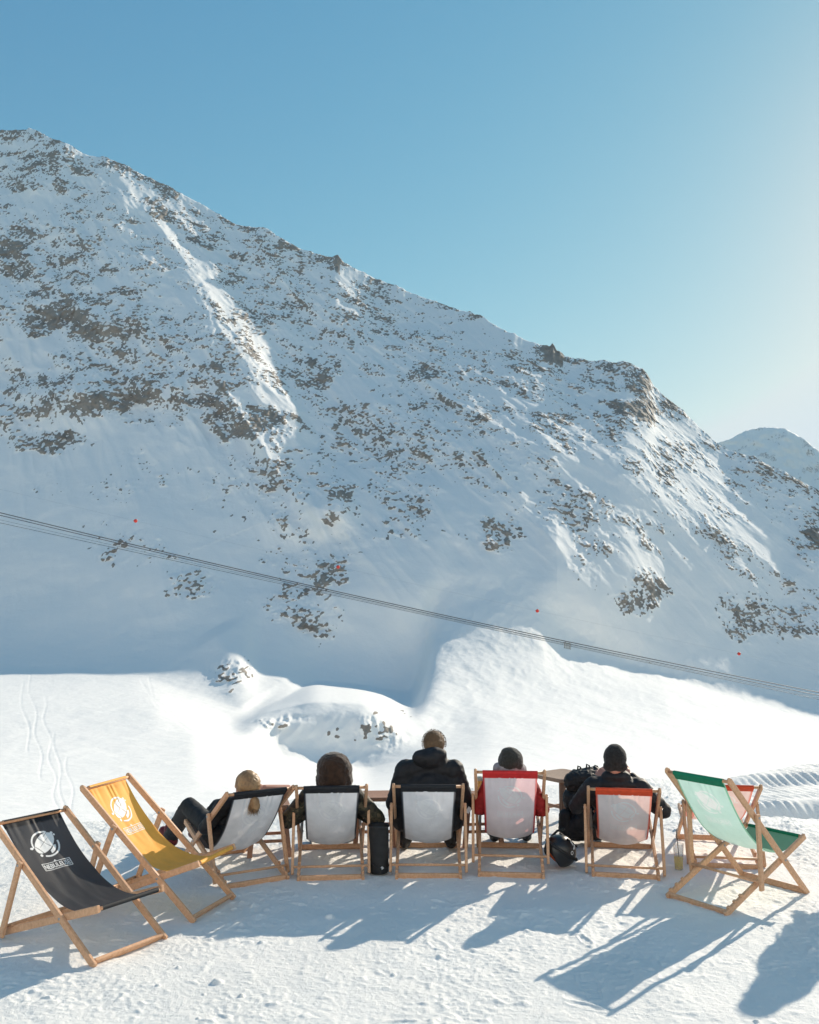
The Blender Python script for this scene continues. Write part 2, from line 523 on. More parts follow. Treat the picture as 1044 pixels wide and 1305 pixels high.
# ------------------------------------------------------------------ snow terrace
def terrace_z(x, y, fine=True):
    ye = np.interp(x, [-9, -4.2, -2.0, 0.0, 3.0, 6.0, 12], [8.9, 9.5, 10.7, 11.6, 12.2, 14.4, 14.8]) + 0.25 * fbm(x / 1.1, y / 1.1, 0.3, 2, 5)
    over = np.maximum(0, y - ye)
    z = -0.10 * over ** 1.7 - 0.25 * over
    # groomed bank on the right
    side = sstep(3.2, 4.6, x)
    d1 = y - (12.1 + 0.28 * (x - 4.5))
    d2 = y - (13.5 + 0.10 * (x - 4.5))
    wob_ = 0.12 * fbm(x / 0.9, y / 0.9, 0.6, 2, 33)
    bank = (0.36 * sstep(-0.50, 0.02, d1 + wob_) + 0.13 * sstep(-0.4, 0, d2 + wob_)) * side
    z = z - 0.60 * side * sstep(9.9, 11.6, y)
    cord = np.sin(2 * math.pi * (x * 0.93 + y * 0.36 + 0.05 * fbm(x / 0.5, y / 0.5, 0.4, 2, 41)) / 0.13) * 0.020 * np.clip(0.55 + 1.3 * fbm(x / 0.6, y / 0.35, 0.8, 3, 40), 0, 1.2) * side * sstep(11.5, 11.8, y)
    z = z + bank + cord 
    rough = 1 + 0.9 * sstep(2.2, 3.2, x) * sstep(8.0, 9.0, y) + 0.4 * sstep(9.0, 9.8, y)
    rough = rough * (1 - 0.75 * side * sstep(11.2, 11.7, y))
    z = z + 0.016 * fbm(x / 1.3, y / 1.3, 0.1, 2, 1) + 0.010 * rough * fbm(x / 0.42, y / 0.42, 0.1, 2, 2)
    if fine:
        a = perlin(x / 0.16, y / 0.16, 0.7, 3)
        b = perlin(x / 0.075, y / 0.075, 0.2, 4)
        c = perlin(x / 0.034, y / 0.034, 0.5, 6)
        patch = 0.55 + 0.75 * sstep(-0.25, 0.4, fbm(x / 0.8, y / 0.8, 0.9, 2, 12))
        z = z + rough * patch * (0.005 * a - 0.007 * np.maximum(0, perlin(x / 0.2, y / 0.27, 3.1, 8)) ** 2 * 2
                                 + 0.005 * np.abs(b) + 0.0035 * c + 0.008 * np.maximum(0, b - 0.38) * 2)
    return z


def foot_dents(x, y, z):
    r2 = np.random.default_rng(5)
    for k in range(70):
        fx = r2.uniform(-5, 5); fyy = r2.uniform(4.8, 11)
        if k % 3 == 0:
            fx = r2.uniform(1.2, 5); fyy = r2.uniform(7.5, 11)
        ang = r2.uniform(0, math.pi)
        lx, ly = (r2.uniform(.05, .12), r2.uniform(.025, .045))
        c_, s_ = math.cos(ang), math.sin(ang)
        sel = (np.abs(x - fx) < 0.3) & (np.abs(y - fyy) < 0.3)
        if not sel.any():
            continue
        a = ((x[sel] - fx) * c_ + (y[sel] - fyy) * s_) / lx
        b = (-(x[sel] - fx) * s_ + (y[sel] - fyy) * c_) / ly
        d = np.sqrt(a * a + b * b)
        z[sel] += -r2.uniform(.003, .008) * (1 - sstep(0.6, 1.1, d)) + 0.004 * np.exp(-((d - 1.25) / 0.22) ** 2)
    for k in range(6):          # boot prints
        fx = r2.uniform(-4, 4); fyy = r2.uniform(5.2, 9.4)
        ang = r2.uniform(0.6, 2.6)
        c_, s_ = math.cos(ang), math.sin(ang)
        sel = (np.abs(x - fx) < 0.35) & (np.abs(y - fyy) < 0.35)
        if not sel.any():
            continue
        a = (x[sel] - fx) * c_ + (y[sel] - fyy) * s_
        b = -(x[sel] - fx) * s_ + (y[sel] - fyy) * c_
        wd = 0.046 + 0.012 * np.cos((a - 0.06) * 14)
        d = np.maximum(np.abs(b) / wd, np.abs(a) / 0.15)
        z[sel] += -r2.uniform(.002, .006) * (1 - sstep(0.82, 1.05, d)) * (0.8 + 0.2 * np.sign(np.sin(a * 180))) + 0.0025 * np.exp(-((d - 1.2) / 0.15) ** 2)
    for k in range(70):          # small loose lumps
        fx = r2.uniform(-4, 4.5); fyy = r2.uniform(5, 9.5)
        rr_ = r2.uniform(0.008, 0.018) if k > 2 else 0.03
        sel = (np.abs(x - fx) < 0.2) & (np.abs(y - fyy) < 0.2)
        if sel.any():
            d = np.hypot(x[sel] - fx, y[sel] - fyy) / rr_
            z[sel] += rr_ * 0.8 * np.exp(-d ** 4)
    return z


tu = np.concatenate([np.linspace(-1.5, -0.56, 60)[:-1], np.linspace(-0.56, 0.56, 1300), np.linspace(0.56, 1.5, 60)[1:]])
ty = 1 / np.linspace(1 / 4.2, 1 / 11.5, 700)
ty = np.concatenate([[-9, -4, -1, 0.6, 1.6, 2.4, 3.1, 3.7, 4.0], ty, 1 / np.linspace(1 / 11.5, 1 / 30, 200)[1:]])
TX = tu[None, :] * np.maximum(ty, 4.2)[:, None]
TY = np.broadcast_to(ty[:, None], TX.shape)
TZ = foot_dents(TX, TY, terrace_z(TX, TY))
M_SNOW = snow_near_mat()
tag(grid_object('snow_ground', TX, np.array(TY), TZ, M_SNOW), kind='structure')
# ------------------------------------------------------------------ shape helpers
def finish(name, bm, mat, parent=None, smooth=True, mats=None):
    me = bpy.data.meshes.new(name)
    bmesh.ops.recalc_face_normals(bm, faces=bm.faces[:])
    bm.to_mesh(me)
    bm.free()
    if smooth:
        me.polygons.foreach_set('use_smooth', np.ones(len(me.polygons), bool))
    for m in (mats or [mat]):
        me.materials.append(m)
    o = bpy.data.objects.new(name, me)
    COL.objects.link(o)
    if parent:
        o.parent = parent
    return o


def empty(name, loc, rz=0.0):
    o = bpy.data.objects.new(name, None)
    o.empty_display_size = 0.1
    o.location = loc
    o.rotation_euler = (0, 0, rz)
    COL.objects.link(o)
    return o


def add_beam(bm, p, q, w, h, up=(0, 0, 1), bev=0.004):
    """Rectangular bar from p to q with chamfered edges; w across, h along 'up'."""
    p, q = Vector(p), Vector(q)
    d = (q - p).normalized()
    s = d.cross(Vector(up))
    if s.length < 1e-4:
        s = d.cross(Vector((0, 1, 0)))
    s.normalize()
    t = s.cross(d).normalized()
    prof = []
    for sx, sy in ((1, 1), (-1, 1), (-1, -1), (1, -1)):
        a, b = sx * w / 2, sy * h / 2
        if sx * sy > 0:
            prof += [(a, b - sy * bev), (a - sx * bev, b)]
        else:
            prof += [(a - sx * bev, b), (a, b - sy * bev)]
    ends = [(0, 0.8), (bev / (q - p).length, 1), (1 - bev / (q - p).length, 1), (1, 0.8)]
    rings = []
    for f, k in ends:
        c = p.lerp(q, f)
        kk = 1 if k == 1 else 1
        rings.append([bm.verts.new(c + s * (a * (1 if k == 1 else (1 - 2 * bev / w))) + t * (b * (1 if k == 1 else (1 - 2 * bev / h)))) for a, b in prof])
    for r0, r1 in zip(rings, rings[1:]):
        for i in range(8):
            bm.faces.new((r0[i], r0[(i + 1) % 8], r1[(i + 1) % 8], r1[i]))
    bm.faces.new(rings[0])
    bm.faces.new(list(reversed(rings[-1])))


def add_tube(bm, pts, radii, seg=10, cap=True):
    pts = [Vector(p) for p in pts]
    if not isinstance(radii, (list, tuple)):
        radii = [radii] * len(pts)
    d0 = (pts[1] - pts[0]).normalized()
    ref = Vector((0, 0, 1)) if abs(d0.z) < 0.9 else Vector((0, 1, 0))
    n = (ref - d0 * ref.dot(d0)).normalized()
    rings = []
    for i, p in enumerate(pts):
        a = pts[max(i - 1, 0)]
        b = pts[min(i + 1, len(pts) - 1)]
        d = (b - a).normalized()
        n = (n - d * n.dot(d)).normalized()
        bnm = d.cross(n)
        rings.append([bm.verts.new(p + (n * math.cos(2 * math.pi * k / seg) + bnm * math.sin(2 * math.pi * k / seg)) * radii[i]) for k in range(seg)])
    for r0, r1 in zip(rings, rings[1:]):
        for k in range(seg):
            bm.faces.new((r0[k], r0[(k + 1) % seg], r1[(k + 1) % seg], r1[k]))
    if cap:
        bm.faces.new(list(reversed(rings[0])))
        bm.faces.new(rings[-1])


def add_lathe(bm, prof, seg=28, loc=(0, 0, 0), close=False):
    """prof: (r, z) pairs turned about the vertical."""
    rings = []
    for r, z in prof:
        rings.append([bm.verts.new(Vector(loc) + Vector((r * math.cos(2 * math.pi * k / seg), r * math.sin(2 * math.pi * k / seg), z))) for k in range(seg)])
    for r0, r1 in zip(rings, rings[1:]):
        for k in range(seg):
            bm.faces.new((r0[k], r0[(k + 1) % seg], r1[(k + 1) % seg], r1[k]))
    if close:
        bm.faces.new(list(reversed(rings[0])))
        bm.faces.new(rings[-1])


def add_ellipsoid(bm, c, r, rot=None, seg=20, rings=12):
    m = Matrix.Translation(Vector(c))
    if rot is not None:
        m = m @ (rot.to_4x4() if isinstance(rot, Matrix) else Euler(rot).to_matrix().to_4x4())
    m = m @ Matrix.Diagonal((r[0], r[1], r[2], 1))
    bmesh.ops.create_uvsphere(bm, u_segments=seg, v_segments=rings, radius=1.0, matrix=m)


def add_capsule(bm, p, r0, q, r1, seg=16):
    p, q = Vector(p), Vector(q)
    d = q - p
    ln = d.length
    d.normalize()
    pts, rad = [], []
    k = 5
    for i in range(k):
        a = math.pi / 2 * (1 - i / k)
        pts.append(p - d * (r0 * math.sin(a) * 0.999)); rad.append(max(r0 * math.cos(a), 0.0015))
    for f in (0, 0.25, 0.5, 0.75, 1):
        pts.append(p + d * ln * f); rad.append(r0 + (r1 - r0) * f)
    for i in range(1, k + 1):
        a = math.pi / 2 * i / k
        pts.append(q + d * (r1 * math.sin(a) * 0.999)); rad.append(max(r1 * math.cos(a), 0.0015))
    add_tube(bm, pts, rad, seg)


# ------------------------------------------------------------------ deck chairs
CH = dict(la=.3927, lb=.7306, L=1.2621, Ls=1.0505, W=.57, ws=.5202, wp=.6261, pf=.8784)
M_WOOD = simple_mat('beech_wood', (0.70, 0.42, 0.25), (0.55, 0.30, 0.165), 6.0, 0.5, 0.12, 60, 0.3, (9, 9, 9))
M_WOOD2 = simple_mat('darker_beech_wood', (0.46, 0.25, 0.16), (0.33, 0.17, 0.105), 6.0, 0.5, 0.12, 60, 0.3, (9, 9, 9))
M_METAL = simple_mat('zinc', (0.45, 0.45, 0.45), (0.35, 0.35, 0.35), 40, 0.4, metallic=0.8)
M_PRINT = simple_mat('white_print', (0.82, 0.82, 0.80), (0.72, 0.72, 0.70), 60, 0.6)


def fabric_mat(name, front, back, trans, tw):
    """Cloth with a dyed front, a pale back, dyed edges, and some light let through."""
    m, nt, out = new_mat(name)
    geo = N(nt, 'NewGeometry')
    ea = N(nt, 'Attribute')
    ea.attribute_name = 'edge'
    pr = N(nt, 'Attribute')
    pr.attribute_name = 'print'
    fr = N(nt, 'Mix', data_type='RGBA')           # front: dye with the white print
    L(nt, pr, 'Fac', fr, 0)
    fr.inputs[6].default_value = rgba(front)
    fr.inputs[7].default_value = (0.80, 0.80, 0.78, 1)
    bk = N(nt, 'Mix', data_type='RGBA')           # back: the unprinted emblem reads a little paler
    pm = N(nt, 'Math', operation='MULTIPLY')
    pm.inputs[1].default_value = 0.55
    L(nt, pr, 'Fac', pm, 0)
    L(nt, pm, 'Value', bk, 0)
    bk.inputs[6].default_value = rgba(back)
    bk.inputs[7].default_value = (0.90, 0.90, 0.90, 1)
    mx = N(nt, 'Mix', data_type='RGBA')
    nt.links.new(fr.outputs[2], mx.inputs[6])
    nt.links.new(bk.outputs[2], mx.inputs[7])
    inv = N(nt, 'Math', operation='SUBTRACT')
    inv.inputs[0].default_value = 1.0
    L(nt, ea, 'Fac', inv, 1)
    ml = N(nt, 'Math', operation='MULTIPLY')
    L(nt, geo, 'Backfacing', ml, 0)
    L(nt, inv, 'Value', ml, 1)
    L(nt, ml, 'Value', mx, 0)
    tc = N(nt, 'TexCoord')
    no = N(nt, 'TexNoise', Scale=9.0, Detail=5.0)
    L(nt, tc, 'Object', no, 'Vector')
    r = ramp(nt, [(0.3, (0.86, 0.86, 0.86)), (0.7, (1, 1, 1))])
    L(nt, no, 'Fac', r, 'Fac')
    mm = N(nt, 'Mix', data_type='RGBA', blend_type='MULTIPLY')
    mm.inputs[0].default_value = 1.0
    nt.links.new(mx.outputs[2], mm.inputs[6])
    L(nt, r, 'Color', mm, 7)
    d = N(nt, 'BsdfPrincipled', Roughness=0.65)
    d.inputs['Specular IOR Level'].default_value = 0.25
    nt.links.new(mm.outputs[2], d.inputs['Base Color'])
    wv = N(nt, 'TexNoise', Scale=420.0, Detail=2.0)
    L(nt, tc, 'Object', wv, 'Vector')
    bp = N(nt, 'Bump', Strength=0.12, Distance=0.002)
    L(nt, wv, 'Fac', bp, 'Height')
    L(nt, bp, 'Normal', d, 'Normal')
    t = N(nt, 'BsdfTranslucent')
    tm = N(nt, 'Mix', data_type='RGBA')
    L(nt, pr, 'Fac', tm, 0)
    tm.inputs[6].default_value = rgba(trans)
    tm.inputs[7].default_value = (0.85, 0.85, 0.83, 1)
    nt.links.new(tm.outputs[2], t.inputs['Color'])
    ms = N(nt, 'MixShader')
    ms.inputs[0].default_value = tw
    L(nt, d, 'BSDF', ms, 1)
    L(nt, t, 'BSDF', ms, 2)
    L(nt, ms, 'Shader', out, 'Surface')
    return m


M_HEM = {}
FABRICS = {
    'black': ((0.022, 0.023, 0.026), (0.90, 0.90, 0.92), (0.34, 0.34, 0.38), 0.16),
    'yellow': ((1.0, 0.47, 0.085), (0.84, 0.74, 0.5), (1.0, 0.6, 0.12), 0.2),
    'red': ((0.60, 0.03, 0.03), (0.88, 0.83, 0.86), (0.9, 0.45, 0.46), 0.26),
    'orange': ((0.72, 0.085, 0.03), (0.88, 0.82, 0.82), (0.92, 0.52, 0.44), 0.26),
    'green': ((0.012, 0.22, 0.11), (0.82, 0.88, 0.86), (0.40, 0.72, 0.58), 0.26),
}
FMAT = {}
for k_, (f_, b_, t_, w_) in FABRICS.items():
    FMAT[k_] = fabric_mat(k_ + '_canvas', f_, b_, t_, w_)
    M_HEM[k_] = simple_mat(k_ + '_hem', f_, tuple(v * 0.82 for v in f_), 30, 0.65, 0.1, 400, 0.25)


def logo_inside(a, b):
    """The globe emblem: broken ring, tilted banded globe, crescent and three stars."""
    r = np.hypot(a, b)
    th = np.degrees(np.arctan2(b, a)) % 360
    ring = (np.abs(r - 0.95) < 0.055) & (((th > 62) & (th < 188)) | ((th > 245) & (th < 360)) | (th < 4))
    c, s = math.cos(math.radians(36)), math.sin(math.radians(36))
    x, y = (a + 0.03) * c + (b - 0.1) * s, -(a + 0.03) * s + (b - 0.1) * c
    globe = ((x / 0.98) ** 2 + (y / 0.54) ** 2 < 1)
    cuts = (np.abs(x - 0.02 - 0.12 * y * y) < 0.022) | (np.abs(y - 0.05 * np.cos(x * 1.5)) < 0.016) & (np.abs(x) < 0.5) | (np.abs(x + 0.70 + 0.3 * y * y) < 0.03)
    cuts |= (np.abs(y - 0.30) < 0.02) & (x > 0.35)
    globe &= ~cuts
    rr = np.hypot(a + 0.10, b + 0.02)
    cres = (rr < 0.80) & (np.hypot(a + 0.22, b - 0.17) > 0.80) & (a > 0.12) & (b < -0.2)
    stars = (np.hypot((a + 1.12) / 1.2, b + 0.14) < 0.09) | (np.hypot(a + 0.66, b + 0.76) < 0.10) | (np.hypot(a - 0.80, b - 0.72) < 0.09) | (np.hypot(a - 0.92, b - 0.55) < 0.07)
    return ring | globe | cres | stars


TEXT_TRIS = None


def text_tris():
    global TEXT_TRIS
    if TEXT_TRIS is None:
        cu = bpy.data.curves.new('lettering', 'FONT')
        cu.body = 'NEBULEUSE'
        cu.align_x = 'CENTER'
        cu.align_y = 'CENTER'
        cu.offset = 0.006
        cu.resolution_u = 3
        ob = bpy.data.objects.new('lettering', cu)
        COL.objects.link(ob)
        dg = bpy.context.evaluated_depsgraph_get()
        me = bpy.data.meshes.new_from_object(ob.evaluated_get(dg))
        vs = np.array([v.co[:2] for v in me.vertices])
        fs = [list(p.vertices) for p in me.polygons]
        vs[:, 0] -= (vs[:, 0].max() + vs[:, 0].min()) / 2
        vs[:, 1] -= (vs[:, 1].max() + vs[:, 1].min()) / 2
        vs[:, 0] /= (vs[:, 0].max() - vs[:, 0].min())
        vs[:, 1] /= (vs[:, 1].max() - vs[:, 1].min())
        bpy.data.objects.remove(ob)
        bpy.data.curves.remove(cu)
        bpy.data.meshes.remove(me)
        TEXT_TRIS = (vs, fs)
    return TEXT_TRIS


def letters_inside(u, v):
    """Lettering with its thin frame, as a mask over points (u across, v up from the line's middle)."""
    vs, fs = text_tris()
    x = u / 0.205
    y = v / 0.038
    out = np.zeros(u.shape, bool)
    sel = (np.abs(x) < 0.52) & (np.abs(y) < 0.52)
    px, py = x[sel], y[sel]
    acc = np.zeros(px.shape, bool)
    for f in fs:
        for k in range(1, len(f) - 1):
            a, b, c = vs[f[0]], vs[f[k]], vs[f[k + 1]]
            m = (px >= min(a[0], b[0], c[0])) & (px <= max(a[0], b[0], c[0]))
            if not m.any():
                continue
            d1 = (px - b[0]) * (a[1] - b[1]) - (a[0] - b[0]) * (py - b[1])
            d2 = (px - c[0]) * (b[1] - c[1]) - (b[0] - c[0]) * (py - c[1])
            d3 = (px - a[0]) * (c[1] - a[1]) - (c[0] - a[0]) * (py - a[1])
            acc |= ~(((d1 < 0) | (d2 < 0) | (d3 < 0)) & ((d1 > 0) | (d2 > 0) | (d3 > 0)))
    out[sel] = acc
    box = (np.abs(u) < 0.112) & (np.abs(v) < 0.031) & ~((np.abs(u) < 0.1085) & (np.abs(v) < 0.028))
    return out | box


CHAIRS = {}


def deck_chair(colour, X, Y, th, B, qf, loaded, label, zoff=0.012, crisp=False, wood=None):
    g = CH
    wood = wood or M_WOOD
    root = empty('deck_chair', (X, Y, zoff), th)
    tag(root, label, 'deck chair', 'canvas deck chairs on the snow terrace')
    la, lb = g['la'], g['lb']
    a = math.acos((B * B + lb * lb - la * la) / (2 * B * lb))
    b = math.acos((B * B + la * la - lb * lb) / (2 * B * la))

    def P(x, y, z):
        return Vector((x, y - B / 2, z))

    def lf(s):      # along the back frame from its foot
        return (B - s * math.cos(b), s * math.sin(b))

    def sf(s):      # along the seat frame from its rear foot
        return (s * math.cos(a), s * math.sin(a))
    T, S = lf(g['L']), sf(g['Ls'])
    up_l = (0, math.sin(b), math.cos(b))
    up_s = (0, -math.sin(a), math.cos(a))
    for sx in (-1, 1):
        x = sx * g['W'] / 2
        bm = bmesh.new()
        add_beam(bm, P(x, *lf(-0.012)), P(x, *lf(g['L'] + 0.018)), 0.0246, 0.045, up_l)
        add_ellipsoid(bm, P(x, *lf(g['L'] + 0.016)), (0.0122, 0.0215, 0.0215), None, 10, 8)
        finish('back_rail', bm, wood, root, False)
        bm = bmesh.new()
        x = sx * g['ws'] / 2
        add_beam(bm, P(x, *sf(-0.012)), P(x, *sf(g['Ls'] + 0.016)), 0.0246, 0.045, up_s)
        for k in range(3):      # notches that hold the strut bar
            s0 = 0.05 + 0.075 * k
            y0, z0 = sf(s0)
            n = Vector((0, -math.sin(a), math.cos(a)))
            c = P(x, y0, z0) + n * 0.0275
            d = Vector((0, math.cos(a), math.sin(a)))
            add_beam(bm, c - d * 0.016, c + d * 0.010, 0.024, 0.016, up_s, 0.003)
        finish('seat_rail', bm, wood, root, False)
        bm = bmesh.new()
        x = sx * g['wp'] / 2
        pv, pq = lf(g['pf']), sf(qf)
        dv = (Vector((0,) + pq) - Vector((0,) + pv)).normalized()
        add_beam(bm, P(x, *pv) - dv * 0.025, P(x, *pq) + dv * 0.03, 0.0235, 0.042, (0, 1, 0.1))
        finish('support_strut', bm, wood, root, False)
        for q0, q1, sp_, r_ in ((g['ws'] / 2 - 0.018, g['W'] / 2 + 0.017, la, .008), (g['W'] / 2 - 0.015, g['wp'] / 2 + 0.016, g['pf'], .009)):
            bm = bmesh.new()
            add_tube(bm, [P(sx * q0, *lf(sp_)), P(sx * q1, *lf(sp_))], r_, 8)
            finish('bolt', bm, M_METAL, root)
    bm = bmesh.new()
    add_tube(bm, [P(-g['W'] / 2 + .0128, *T), P(g['W'] / 2 - .0128, *T)], 0.0125, 12)
    finish('top_bar', bm, wood, root)
    bm = bmesh.new()
    fy, fz = lf(0.022)
    add_beam(bm, P(-g['W'] / 2 + .0128, fy, fz), P(g['W'] / 2 - .0128, fy, fz), 0.024, 0.046, up_l)
    finish('foot_bar', bm, wood, root, False)
    bm = bmesh.new()
    fy, fz = sf(0.016)
    add_beam(bm, P(-g['ws'] / 2 + .0128, fy, fz), P(g['ws'] / 2 - .0128, fy, fz), 0.024, 0.045, up_s)
    finish('rear_bar', bm, wood, root, False)
    bm = bmesh.new()
    add_tube(bm, [P(-g['ws'] / 2 + .0128, *S), P(g['ws'] / 2 - .0128, *S)], 0.0125, 12)
    finish('seat_bar', bm, wood, root)
    bm = bmesh.new()
    pq = sf(qf)
    n_ = Vector((0, -math.sin(a), math.cos(a)))
    off = n_ * 0.034
    add_tube(bm, [P(-g['wp'] / 2 + .0102, *pq) + off, P(g['wp'] / 2 - .0102, *pq) + off], 0.0105, 10)
    finish('support_bar', bm, wood, root)

    # ---- canvas
    k = B / 1.02
    R = 0.105
    s_c, s_t = 0.225, 0.405
    Cp = (0.50 * k, -0.11) if loaded else (0.56 * k, 0.09)
    sag = 0.055 if loaded else 0.012
    hw = 0.226
    tt = np.linspace(0, 1, 201)
    cy = (1 - tt) ** 2 * T[0] + 2 * tt * (1 - tt) * Cp[0] + tt ** 2 * S[0]
    cz = (1 - tt) ** 2 * (T[1] - 0.004) + 2 * tt * (1 - tt) * Cp[1] + tt ** 2 * (S[1] + 0.004)
    seg = np.hypot(np.diff(cy), np.diff(cz))
    arc = np.concatenate([[0], np.cumsum(seg)])
    seed = int(abs(X * 100)) % 50

    def F(u, s, off=0.0):
        """u: metres across (sitter's right +), s: metres down from the top bar."""
        u = np.asarray(u, float); s = np.asarray(s, float)
        y = np.interp(s, arc, cy)
        z = np.interp(s, arc, cz)
        y1 = np.interp(s + 0.01, arc, cy); z1 = np.interp(s + 0.01, arc, cz)
        y0 = np.interp(s - 0.01, arc, cy); z0 = np.interp(s - 0.01, arc, cz)
        ln = np.hypot(y1 - y0, z1 - z0)
        ty_, tz_ = (y1 - y0) / ln, (z1 - z0) / ln
        ny, nz = -tz_, ty_
        f = s / arc[-1]
        bell = np.sin(np.pi * np.clip(f, 0, 1)) ** 1.3
        dn = -sag * (1 - (u / hw) ** 2) * bell
        dn = dn + 0.010 * bell * fbm(u * 9 + seed, s * 3.0, 0.2, 2, seed) + 0.0035 * (1 - sstep(0.0, 0.3, s)) * np.sin(u * 95 + 2 * np.sin(u * 31 + seed)) * sstep(0.0, 0.03, s)
        dn = dn + off
        edge_in = 1 - (0.06 if loaded else 0.03) * bell
        return np.stack([u * edge_in, y + ny * dn - B / 2, z + nz * dn], -1)
    us = np.concatenate([[-hw, -hw + .010], np.linspace(-hw + .02, -.132, 6), np.linspace(-.129, .129, 87), np.linspace(.132, hw - .02, 6), [hw - .010, hw]])
    ss = np.concatenate([np.linspace(0, .10, 9)[:-1], np.linspace(.10, .445, 116), np.linspace(.445, arc[-1], 44)[1:]])
    UU, SS = np.meshgrid(us, ss)
    pts = F(UU, SS)
    printed = np.zeros(UU.shape)
    for du_ in (-.001, .001):
        for ds_ in (-.001, .001):
            printed += 0.25 * np.maximum(logo_inside(-(UU + du_) / R, (s_c - SS + ds_) / R), letters_inside(-(UU + du_), s_t - SS + ds_))
    fo = grid_object('canvas', pts[..., 0], pts[..., 1], pts[..., 2], FMAT[colour],
                     {'edge': (np.abs(UU) > hw - 0.0101).astype(float), 'print': printed})
    fo.parent = root
    # normals must face the sitter
    me = fo.data
    ctr = me.polygons[len(me.polygons) // 2]
    if ctr.normal.z < 0:
        me.flip_normals()
    # hem looped round the top bar and stitched on the back
    prof = []
    ty_, tz_ = cy[3] - cy[0], cz[3] - cz[0]
    ln = math.hypot(ty_, tz_); ty_ /= ln; tz_ /= ln
    ny, nz = -tz_, ty_
    for ang in range(-10, 200, 20):
        r = 0.0165
        c_, s_ = math.cos(math.radians(ang)), math.sin(math.radians(ang))
        prof.append((T[0] + ny * c_ * r - ty_ * s_ * r, T[1] + nz * c_ * r - tz_ * s_ * r))
    prof = prof + [(T[0] - ny * 0.011 + ty_ * 0.020, T[1] - nz * 0.011 + tz_ * 0.020), (T[0] - ny * 0.007 + ty_ * 0.052, T[1] - nz * 0.007 + tz_ * 0.052)]
    hy = np.array([p[0] for p in prof]) - B / 2
    hz_ = np.array([p[1] for p in prof])
    hu = np.linspace(-hw - 0.001, hw + 0.001, 12)
    HX = np.broadcast_to(hu, (len(hy), len(hu)))
    ho_ = grid_object('hem', HX, np.broadcast_to(hy[:, None], HX.shape), np.broadcast_to(hz_[:, None], HX.shape), M_HEM[colour])
    ho_.parent = fo
    # seat loop
    prof = []
    for ang in range(0, 361, 30):
        prof.append((S[0] + 0.0158 * math.cos(math.radians(ang)), S[1] + 0.0158 * math.sin(math.radians(ang))))
    HX = np.broadcast_to(hu, (len(prof), len(hu)))
    so_ = grid_object('seat_loop', HX, np.broadcast_to(np.array([p[0] for p in prof])[:, None] - B / 2, HX.shape), np.broadcast_to(np.array([p[1] for p in prof])[:, None], HX.shape), M_HEM[colour])
    so_.parent = fo

    # ---- emblem and lettering, printed on the front, faint on the back
    cell = 0.0024
    ii = np.arange(-0.130, 0.130, cell)
    for side in ((1,) if crisp else ()):
        A, Bv = np.meshgrid(ii + cell / 2, ii + cell / 2)
        ins = logo_inside(A / R, Bv / R)
        jy, jx = np.nonzero(ins)
        bm_v = {}
        verts, faces = [], []
        for y_, x_ in zip(jy, jx):
            f = []
            for dx, dy in ((0, 0), (1, 0), (1, 1), (0, 1)):
                key = (x_ + dx, y_ + dy)
                if key not in bm_v:
                    bm_v[key] = len(verts)
                    verts.append((-(ii[0] + key[0] * cell), s_c - (ii[0] + key[1] * cell)))
                f.append(bm_v[key])
            faces.append(f)
        vv = np.array(verts)
        p3 = F(vv[:, 0], vv[:, 1], 0.0016 * side)
        me = bpy.data.meshes.new('logo')
        me.from_pydata(p3.tolist(), [], faces)
        me.materials.append(M_PRINT)
        lo = bpy.data.objects.new('logo' if side > 0 else 'faded_logo', me)
        COL.objects.link(lo)
        lo.parent = fo
        tv, tf = text_tris()
        wv_, hv_ = 0.205, 0.038
        vs = np.stack([tv[:, 0] * wv_, s_t - tv[:, 1] * hv_], -1)
        fs = [list(f) for f in tf]
        vs = vs.tolist()

        def quad(x0, y0, x1, y1):
            n0 = len(vs)
            m_ = 12 if x1 - x0 > 0.05 else 1
            for k_ in range(m_ + 1):
                xx = x0 + (x1 - x0) * k_ / m_
                vs.extend([[xx, s_t - y0], [xx, s_t - y1]])
            for k_ in range(m_):
                fs.append([n0 + 2 * k_, n0 + 2 * k_ + 2, n0 + 2 * k_ + 3, n0 + 2 * k_ + 1])
        w2, h2, e = 0.114, 0.031, 0.0032
        quad(-w2, h2 - e, w2, h2); quad(-w2, -h2, w2, -h2 + e)
        quad(-w2, -h2, -w2 + e, h2); quad(w2 - e, -h2, w2, h2)
        n0 = len(vs)
        vs.extend([[-0.012, s_t - h2 - 0.002], [0.012, s_t - h2 - 0.002], [0.0, s_t - h2 - 0.014]])
        fs.append([n0, n0 + 1, n0 + 2])
        vs = np.array(vs)
        vs[:, 0] *= -1          # reads the right way round for someone facing the seat
        p3 = F(vs[:, 0], vs[:, 1], 0.0016 * side)
        me = bpy.data.meshes.new('lettering')
        me.from_pydata(p3.tolist(), [], fs)
        me.materials.append(M_PRINT)
        lo = bpy.data.objects.new('lettering' if side > 0 else 'faded_lettering', me)
        COL.objects.link(lo)
        lo.parent = fo
    return root, F, B


